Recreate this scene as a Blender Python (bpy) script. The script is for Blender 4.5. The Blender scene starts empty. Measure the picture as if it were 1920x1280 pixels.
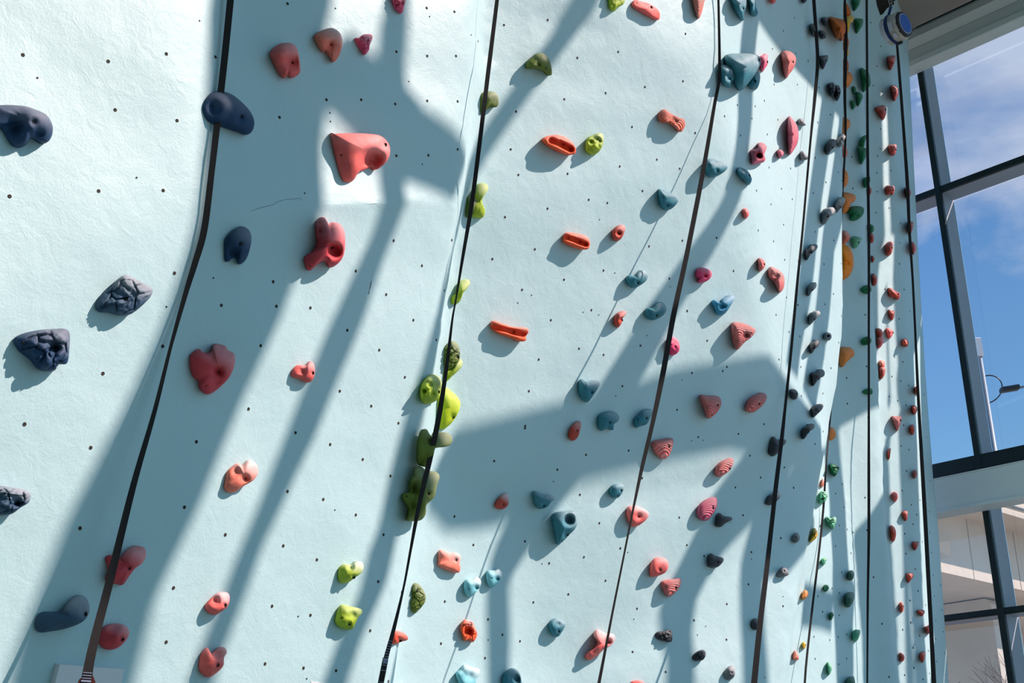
import bpy, bmesh, math, random
import numpy as np
from mathutils import Vector, Matrix, noise
from mathutils.bvhtree import BVHTree
from mathutils.geometry import tessellate_polygon

scene = bpy.context.scene
col = scene.collection
random.seed(7)

# ------------------------------------------------------------------ camera
F = 2282.0                      # focal length in pixels of the 1920 px wide frame
PITCH = math.radians(22.1)
CAM = np.array([0.0, 0.0, 1.6])
cam_data = bpy.data.cameras.new('camera')
cam_data.sensor_width = 36.0
cam_data.lens = F / 1920.0 * 36.0
cam_data.clip_end = 2000
cam = bpy.data.objects.new('camera', cam_data)
cam.location = CAM
cam.rotation_euler = (math.pi / 2 + PITCH, 0, 0)
col.objects.link(cam)
scene.camera = cam

# ------------------------------------------------------------------ view
vs = scene.view_settings
vs.view_transform = 'Standard'
vs.look = 'None'
vs.gamma = 1.0
vs.use_curve_mapping = False
vs.exposure = -0.06

# ------------------------------------------------------------------ sun and sky
SUN_AZ, SUN_EL = math.radians(92), math.radians(42)
SUN = Vector((math.cos(SUN_EL) * math.sin(SUN_AZ), math.cos(SUN_EL) * math.cos(SUN_AZ), math.sin(SUN_EL)))
sd = bpy.data.lights.new('sun', 'SUN')
sd.energy = 7.3
sd.angle = math.radians(0.53)
sd.color = (1.0, 0.78, 0.71)
so = bpy.data.objects.new('sun', sd)
so.rotation_euler = SUN.to_track_quat('Z', 'Y').to_euler()
so.location = (20, 5, 20)
col.objects.link(so)

world = bpy.data.worlds.new('sky')
scene.world = world
world.use_nodes = True
nt = world.node_tree
nt.nodes.clear()
def nd(nt, t, **kw):
    n = nt.nodes.new(t)
    for k, v in kw.items():
        if k in n.inputs: n.inputs[k].default_value = v
        else: setattr(n, k, v)
    return n
wout = nd(nt, 'ShaderNodeOutputWorld')
wbg = nd(nt, 'ShaderNodeBackground', Strength=1.0)
tc = nd(nt, 'ShaderNodeTexCoord')
sep = nd(nt, 'ShaderNodeSeparateXYZ')
nt.links.new(tc.outputs['Generated'], sep.inputs[0])
ramp = nd(nt, 'ShaderNodeValToRGB')
e = ramp.color_ramp.elements
e[0].position = 0.0; e[0].color = (0.44, 0.80, 0.93, 1)
e[1].position = 0.75; e[1].color = (0.07, 0.19, 0.60, 1)
m = e.new(0.16); m.color = (0.31, 0.60, 0.88, 1)
m = e.new(0.31); m.color = (0.19, 0.41, 0.77, 1)
m = e.new(0.46); m.color = (0.125, 0.29, 0.65, 1)
nt.links.new(sep.outputs['Z'], ramp.inputs[0])
cn = nd(nt, 'ShaderNodeTexNoise', Scale=6.5, Detail=9.0, Roughness=0.56, Distortion=0.25)
mp = nd(nt, 'ShaderNodeMapping')
mp.inputs['Rotation'].default_value = (0.3, 0.5, 0.9)
mp.inputs['Scale'].default_value = (1.0, 1.0, 2.2)
mp.inputs['Location'].default_value = (0.35, 0.1, 0.6)
nt.links.new(tc.outputs['Generated'], mp.inputs[0])
nt.links.new(mp.outputs[0], cn.inputs['Vector'])
# broad bank of cloud around one direction of the sky
bank = nd(nt, 'ShaderNodeVectorMath', operation='DOT_PRODUCT')
bank.inputs[1].default_value = (0.37, 0.76, 0.535)
nt.links.new(tc.outputs['Generated'], bank.inputs[0])
bm_ = nd(nt, 'ShaderNodeMapRange'); bm_.inputs['From Min'].default_value = 0.982; bm_.inputs['From Max'].default_value = 1.0
bm_.inputs['To Min'].default_value = -0.16; bm_.inputs['To Max'].default_value = 0.16
nt.links.new(bank.outputs['Value'], bm_.inputs['Value'])
ad = nd(nt, 'ShaderNodeMath', operation='ADD')
nt.links.new(cn.outputs[0], ad.inputs[0]); nt.links.new(bm_.outputs[0], ad.inputs[1])
cr = nd(nt, 'ShaderNodeMapRange'); cr.inputs['From Min'].default_value = 0.47; cr.inputs['From Max'].default_value = 0.72
nt.links.new(ad.outputs[0], cr.inputs['Value'])
mix = nd(nt, 'ShaderNodeMix', data_type='RGBA')
mix.inputs[7].default_value = (0.62, 0.66, 0.86, 1)
nt.links.new(cr.outputs[0], mix.inputs[0]); nt.links.new(ramp.outputs[0], mix.inputs[6])
# bright haze around the sun
sdv = nd(nt, 'ShaderNodeVectorMath', operation='DOT_PRODUCT'); sdv.inputs[1].default_value = SUN
nt.links.new(tc.outputs['Generated'], sdv.inputs[0])
s0 = nd(nt, 'ShaderNodeMath', operation='MAXIMUM'); s0.inputs[1].default_value = 0.0
nt.links.new(sdv.outputs['Value'], s0.inputs[0])
s1 = nd(nt, 'ShaderNodeMath', operation='POWER'); s1.inputs[1].default_value = 6.0
nt.links.new(s0.outputs[0], s1.inputs[0])
hz = nd(nt, 'ShaderNodeMix', data_type='RGBA', blend_type='ADD')
hz.inputs[7].default_value = (0.55, 0.95, 1.05, 1)
nt.links.new(s1.outputs[0], hz.inputs[0]); nt.links.new(mix.outputs[2], hz.inputs[6])
nt.links.new(hz.outputs[2], wbg.inputs['Color'])
nt.links.new(wbg.outputs[0], wout.inputs[0])

# ------------------------------------------------------------------ small helpers
cp, sp = math.cos(PITCH), math.sin(PITCH)
def ray(x, y):
    a = (x - 960) / F; b = -(y - 640) / F
    d = np.array([a, cp - b * sp, sp + b * cp])
    return d / np.linalg.norm(d)
def proj(P):
    v = np.asarray(P, float) - CAM
    zc = v[1] * cp + v[2] * sp; yc = -v[1] * sp + v[2] * cp
    return np.array([960 + F * v[0] / zc, 640 - F * yc / zc])

def link_mesh(name, verts, faces, mat, parent=None, smooth=False, loc=None):
    """one mesh object; verts in world space, origin moved to loc"""
    me = bpy.data.meshes.new(name)
    lo = Vector(loc) if loc is not None else Vector((0, 0, 0))
    me.from_pydata([Vector(v) - lo for v in verts], [], faces)
    me.update()
    if mat: me.materials.append(mat)
    if smooth:
        me.polygons.foreach_set('use_smooth', [True] * len(me.polygons))
    o = bpy.data.objects.new(name, me)
    col.objects.link(o)
    if parent is not None:
        o.parent = parent
        pl = parent.matrix_world.translation if False else parent.location
        o.location = lo - Vector(pl) - (Vector(parent.parent.location) if parent.parent else Vector((0, 0, 0)))
    else:
        o.location = lo
    return o
def empty(name, loc):
    o = bpy.data.objects.new(name, None); o.location = loc; o.empty_display_size = 0.1
    col.objects.link(o); return o
def tag(o, label=None, cat=None, group=None, kind=None):
    if label: o['label'] = label
    if cat: o['category'] = cat
    if group: o['group'] = group
    if kind: o['kind'] = kind
    return o

class MB:
    def __init__(s): s.v = []; s.f = []
    def add(s, vs, fs):
        b = len(s.v); s.v += [Vector(v) for v in vs]; s.f += [tuple(i + b for i in f) for f in fs]
    def obox(s, c, ax, ay, az, bev=0.0):
        """box from centre and three half vectors, optionally with chamfered long edges"""
        c, ax, ay, az = Vector(c), Vector(ax), Vector(ay), Vector(az)
        if bev <= 0:
            vs = [c + i * ax + j * ay + k * az for i in (-1, 1) for j in (-1, 1) for k in (-1, 1)]
            s.add(vs, [(0, 1, 3, 2), (4, 6, 7, 5), (0, 4, 5, 1), (2, 3, 7, 6), (0, 2, 6, 4), (1, 5, 7, 3)])
        else:
            by = min(1, bev / ay.length); bz = min(1, bev / az.length)
            prof = [(1, 1 - bz), (1 - by, 1), (-1 + by, 1), (-1, 1 - bz), (-1, -1 + bz), (-1 + by, -1), (1 - by, -1), (1, -1 + bz)]
            vs = [c - ax + p * ay + q * az for p, q in prof] + [c + ax + p * ay + q * az for p, q in prof]
            fs = [(i, (i + 1) % 8, (i + 1) % 8 + 8, i + 8) for i in range(8)] + [tuple(range(7, -1, -1)), tuple(range(8, 16))]
            s.add(vs, fs)
    def tube(s, p0, p1, r0, r1=None, n=12, caps=True):
        p0, p1 = Vector(p0), Vector(p1); r1 = r0 if r1 is None else r1
        d = (p1 - p0).normalized(); u = d.orthogonal().normalized(); w = d.cross(u)
        vs = []
        for p, r in ((p0, r0), (p1, r1)):
            vs += [p + r * (math.cos(2 * math.pi * i / n) * u + math.sin(2 * math.pi * i / n) * w) for i in range(n)]
        fs = [(i, (i + 1) % n, n + (i + 1) % n, n + i) for i in range(n)]
        if caps: fs += [tuple(range(n - 1, -1, -1)), tuple(range(n, 2 * n))]
        s.add(vs, fs)
    def lathe(s, c, axis, prof, n=32, ref=None):
        """prof: (distance along axis, radius)"""
        c, d = Vector(c), Vector(axis).normalized(); u = d.orthogonal().normalized(); w = d.cross(u)
        vs = []
        for a, r in prof:
            vs += [c + d * a + r * (math.cos(2 * math.pi * i / n) * u + math.sin(2 * math.pi * i / n) * w) for i in range(n)]
        k = len(prof)
        fs = [(j * n + i, j * n + (i + 1) % n, (j + 1) * n + (i + 1) % n, (j + 1) * n + i) for j in range(k - 1) for i in range(n)]
        fs += [tuple(range(n - 1, -1, -1)), tuple(range((k - 1) * n, k * n))]
        s.add(vs, fs)
    def build(s, name, mat, parent=None, smooth=False, loc=None):
        return link_mesh(name, s.v, s.f, mat, parent, smooth, loc)

# ------------------------------------------------------------------ materials
def srgb(r, g, b):
    f = lambda c: (c / 255 / 12.92) if c <= 10.3 else ((c / 255 + 0.055) / 1.055) ** 2.4
    return (f(r), f(g), f(b), 1.0)
def simple_mat(name, rgb, rough=0.6, metal=0.0, var=0.06, scale=20.0, bump=0.0, bscale=60.0, spec=0.4):
    m = bpy.data.materials.new(name); m.use_nodes = True
    nt = m.node_tree; p = nt.nodes['Principled BSDF']
    p.inputs['Roughness'].default_value = rough
    p.inputs['Metallic'].default_value = metal
    p.inputs['Specular IOR Level'].default_value = spec
    t = nd(nt, 'ShaderNodeTexCoord')
    n = nd(nt, 'ShaderNodeTexNoise', Scale=scale, Detail=5.0)
    nt.links.new(t.outputs['Object'], n.inputs['Vector'])
    r = nd(nt, 'ShaderNodeValToRGB')
    c = srgb(*rgb)
    r.color_ramp.elements[0].position = 0.3; r.color_ramp.elements[1].position = 0.7
    r.color_ramp.elements[0].color = [x * (1 - var) for x in c[:3]] + [1]
    r.color_ramp.elements[1].color = [min(1, x * (1 + var)) for x in c[:3]] + [1]
    nt.links.new(n.outputs[0], r.inputs[0]); nt.links.new(r.outputs[0], p.inputs['Base Color'])
    if bump:
        n2 = nd(nt, 'ShaderNodeTexNoise', Scale=bscale, Detail=6.0)
        nt.links.new(t.outputs['Object'], n2.inputs['Vector'])
        b = nd(nt, 'ShaderNodeBump', Strength=1.0, Distance=bump)
        nt.links.new(n2.outputs[0], b.inputs['Height']); nt.links.new(b.outputs[0], p.inputs['Normal'])
    return m

def plaster_mat():
    m = bpy.data.materials.new('pale_blue_plaster'); m.use_nodes = True
    nt = m.node_tree; p = nt.nodes['Principled BSDF']
    p.inputs['Roughness'].default_value = 0.5
    p.inputs['Specular IOR Level'].default_value = 0.38
    t = nd(nt, 'ShaderNodeTexCoord')
    big = nd(nt, 'ShaderNodeTexNoise', Scale=0.9, Detail=4.0)
    scuff = nd(nt, 'ShaderNodeTexNoise', Scale=7.0, Detail=8.0, Roughness=0.7)
    for n in (big, scuff): nt.links.new(t.outputs['Object'], n.inputs['Vector'])
    r = nd(nt, 'ShaderNodeValToRGB')
    r.color_ramp.elements[0].position = 0.3; r.color_ramp.elements[0].color = WALL_A
    r.color_ramp.elements[1].position = 0.7; r.color_ramp.elements[1].color = WALL_B
    nt.links.new(big.outputs[0], r.inputs[0])
    mr = nd(nt, 'ShaderNodeMapRange')
    mr.inputs['From Min'].default_value = 0.63; mr.inputs['From Max'].default_value = 0.80
    nt.links.new(scuff.outputs[0], mr.inputs['Value'])
    mx = nd(nt, 'ShaderNodeMix', data_type='RGBA'); mx.inputs[7].default_value = (0.55, 0.64, 0.66, 1)
    sc = nd(nt, 'ShaderNodeMath', operation='MULTIPLY'); sc.inputs[1].default_value = 0.35
    nt.links.new(mr.outputs[0], sc.inputs[0]); nt.links.new(sc.outputs[0], mx.inputs[0])
    nt.links.new(r.outputs[0], mx.inputs[6]); nt.links.new(mx.outputs[2], p.inputs['Base Color'])
    n1 = nd(nt, 'ShaderNodeTexNoise', Scale=70.0, Detail=5.0, Roughness=0.65)
    n2 = nd(nt, 'ShaderNodeTexNoise', Scale=9.0, Detail=5.0, Roughness=0.6, Distortion=1.2)
    n3 = nd(nt, 'ShaderNodeTexNoise', Scale=1.6, Detail=3.0)
    for n in (n1, n2, n3): nt.links.new(t.outputs['Object'], n.inputs['Vector'])
    b3 = nd(nt, 'ShaderNodeBump', Strength=1.0, Distance=0.02)
    b2 = nd(nt, 'ShaderNodeBump', Strength=1.0, Distance=0.003)
    b1 = nd(nt, 'ShaderNodeBump', Strength=1.0, Distance=0.0016)
    nt.links.new(n3.outputs[0], b3.inputs['Height'])
    nt.links.new(n2.outputs[0], b2.inputs['Height']); nt.links.new(b3.outputs[0], b2.inputs['Normal'])
    nt.links.new(n1.outputs[0], b1.inputs['Height']); nt.links.new(b2.outputs[0], b1.inputs['Normal'])
    nt.links.new(b1.outputs[0], p.inputs['Normal'])
    return m
WALL_A = srgb(174, 207, 210)
WALL_B = srgb(182, 213, 216)
M_WALL = plaster_mat()

COLOURS = {
 'navy': (16, 58, 94), 'slate': (44, 78, 104), 'red': (206, 62, 72), 'coral': (232, 98, 92), 'salmon': (236, 122, 98),
 'orange': (238, 88, 38), 'brightorange': (245, 140, 30), 'redorange': (226, 78, 48), 'pink': (232, 84, 118), 'magenta': (218, 54, 104),
 'lime': (158, 184, 34), 'brightlime': (190, 214, 24), 'olive': (92, 112, 30), 'teal': (44, 122, 138), 'aqua': (110, 192, 204), 'azure': (44, 140, 176),
 'charcoal': (48, 52, 58), 'grey': (98, 104, 108), 'amber': (196, 96, 16), 'tan': (232, 138, 66), 'yellow': (238, 184, 44),
 'green': (14, 112, 68), 'darkgreen': (40, 92, 74), 'jade': (90, 178, 136), 'brick': (188, 62, 42)}  # on the far red holds, coral and orange-red stand for sunlit red
CHALK = {'navy': .3, 'slate': .6, 'olive': .3, 'brightlime': .25, 'aqua': 1.0, 'salmon': .75, 'brick': .45, 'charcoal': .3, 'grey': .6,
         'green': .2, 'amber': .1, 'tan': .12, 'brightorange': .05, 'magenta': .4, 'pink': .5, 'yellow': .3, 'orange': .5}
_hm = {}
def hold_mat(cname, stripes):
    key = (cname, stripes)
    if key in _hm: return _hm[key]
    m = bpy.data.materials.new(cname + ('_ridged' if stripes else '') + '_resin'); m.use_nodes = True
    nt = m.node_tree; p = nt.nodes['Principled BSDF']
    p.inputs['Roughness'].default_value = 0.62
    p.inputs['Specular IOR Level'].default_value = 0.25
    c = srgb(*COLOURS[cname])
    t = nd(nt, 'ShaderNodeTexCoord')
    n1 = nd(nt, 'ShaderNodeTexNoise', Scale=14.0, Detail=6.0, Roughness=0.65)
    n2 = nd(nt, 'ShaderNodeTexNoise', Scale=160.0, Detail=3.0)
    for n in (n1, n2): nt.links.new(t.outputs['Object'], n.inputs['Vector'])
    r = nd(nt, 'ShaderNodeValToRGB')
    r.color_ramp.elements[0].position = 0.32; r.color_ramp.elements[1].position = 0.7
    r.color_ramp.elements[0].color = [x * 0.86 for x in c[:3]] + [1]
    r.color_ramp.elements[1].color = [min(1, x * 1.1) for x in c[:3]] + [1]
    nt.links.new(n1.outputs[0], r.inputs[0])
    at = nd(nt, 'ShaderNodeAttribute', attribute_name='chalk')
    a1 = nd(nt, 'ShaderNodeMath', operation='MULTIPLY_ADD'); a1.inputs[1].default_value = 1.3
    nt.links.new(n1.outputs[0], a1.inputs[0]); 
    a1.inputs[2].default_value = -0.65
    a2 = nd(nt, 'ShaderNodeMath', operation='MULTIPLY'); nt.links.new(a1.outputs[0], a2.inputs[0]); nt.links.new(at.outputs['Fac'], a2.inputs[1])
    a3 = nd(nt, 'ShaderNodeMath', operation='ADD'); a3.use_clamp = True
    nt.links.new(a2.outputs[0], a3.inputs[0]); nt.links.new(at.outputs['Fac'], a3.inputs[1])
    mx = nd(nt, 'ShaderNodeMix', data_type='RGBA')
    white = (0.72, 0.74, 0.74)
    mx.inputs[7].default_value = [white[i] * 0.82 + c[i] * 0.18 for i in range(3)] + [1]
    nt.links.new(a3.outputs[0], mx.inputs[0]); nt.links.new(r.outputs[0], mx.inputs[6])
    last = mx.outputs[2]
    b1 = nd(nt, 'ShaderNodeBump', Strength=0.8, Distance=0.0015)
    nt.links.new(n2.outputs[0], b1.inputs['Height'])
    if stripes:
        mpn = nd(nt, 'ShaderNodeMapping'); mpn.inputs['Rotation'].default_value = (0.35, 0.5, 0)
        nt.links.new(t.outputs['Object'], mpn.inputs[0])
        w = nd(nt, 'ShaderNodeTexWave', Scale=26.0, Distortion=2.4, Detail=1.0, bands_direction='Z', wave_profile='SIN')
        w.inputs['Detail Scale'].default_value = 0.25
        nt.links.new(mpn.outputs[0], w.inputs['Vector'])
        mx2 = nd(nt, 'ShaderNodeMix', data_type='RGBA')
        mx2.inputs[7].default_value = [0.42 + c[i] * 0.45 for i in range(3)] + [1]
        f = nd(nt, 'ShaderNodeMapRange'); f.inputs['From Min'].default_value = 0.45; f.inputs['From Max'].default_value = 1.0; f.inputs['To Max'].default_value = 0.65
        nt.links.new(w.outputs['Fac'], f.inputs['Value']); nt.links.new(f.outputs[0], mx2.inputs[0])
        nt.links.new(last, mx2.inputs[6]); last = mx2.outputs[2]
        b2 = nd(nt, 'ShaderNodeBump', Strength=1.0, Distance=0.010)
        nt.links.new(w.outputs['Fac'], b2.inputs['Height']); nt.links.new(b2.outputs[0], b1.inputs['Normal'])
    nt.links.new(last, p.inputs['Base Color'])
    nt.links.new(b1.outputs[0], p.inputs['Normal'])
    _hm[key] = m
    return m
M_BOLT = simple_mat('dark_steel', (34, 34, 36), 0.4, 0.6, 0.15, 90)
M_NUT = simple_mat('hole_shadow_brown', (52, 44, 36), 0.9, 0.0, 0.2, 60)
M_STRAP = simple_mat('black_webbing', (30, 28, 29), 0.8, 0.0, 0.2, 120, 0.001, 500)
M_STITCH = simple_mat('blue_white_stitching', (150, 160, 185), 0.8)
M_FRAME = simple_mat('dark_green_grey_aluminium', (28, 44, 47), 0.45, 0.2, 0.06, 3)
M_FRAMESIDE = simple_mat('skylit_grey_aluminium', (176, 184, 196), 0.5, 0.0, 0.05, 2)  # paler than the face: skylight on the outer side put into the colour
M_BEAM = simple_mat('pale_green_painted_steel', (232, 242, 236), 0.5, 0.0, 0.03, 2)
M_DUCT = simple_mat('grey_painted_metal', (158, 150, 138), 0.6, 0.1, 0.06, 1.5)
M_DARK = simple_mat('dark_void_paint', (42, 36, 32), 0.8)
M_CEIL = simple_mat('ceiling_white', (206, 232, 230), 0.8, 0, 0.04, 1)
M_FLOOR = simple_mat('floor_grey_mat', (84, 112, 114), 0.8, 0, 0.06, 2)
M_BACK = simple_mat('room_paint_pale', (196, 226, 224), 0.8, 0, 0.04, 1)
M_CONC = simple_mat('viaduct_concrete', (206, 196, 182), 0.9, 0, 0.12, 0.35, 0.02, 3)
M_CONC2 = simple_mat('cream_parapet_concrete', (214, 200, 182), 0.9, 0, 0.06, 1)
M_GROUND = simple_mat('asphalt_ground', (160, 156, 150), 0.95, 0, 0.15, 0.3)
M_POLE = simple_mat('galvanised_pole', (120, 132, 142), 0.5, 0.3)
M_BARK = simple_mat('twig_bark', (96, 62, 50), 0.9)
M_PAPER = simple_mat('off_white_card', (222, 220, 222), 0.8, 0, 0.02, 10)
M_SIGNRED = simple_mat('brown_red_print', (176, 52, 28), 0.6)
def glass_mat():
    m = bpy.data.materials.new('window_glass'); m.use_nodes = True
    nt = m.node_tree; nt.nodes.clear()
    o = nd(nt, 'ShaderNodeOutputMaterial')
    tr = nd(nt, 'ShaderNodeBsdfTransparent', Color=(0.93, 0.96, 0.97, 1))
    gl = nd(nt, 'ShaderNodeBsdfGlossy', Roughness=0.0, Color=(0.8, 0.9, 0.95, 1))
    fr = nd(nt, 'ShaderNodeFresnel', IOR=1.5)
    mx = nd(nt, 'ShaderNodeMixShader')
    nt.links.new(fr.outputs[0], mx.inputs[0]); nt.links.new(tr.outputs[0], mx.inputs[1]); nt.links.new(gl.outputs[0], mx.inputs[2])
    nt.links.new(mx.outputs[0], o.inputs[0])
    return m
M_GLASS = glass_mat()
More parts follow.
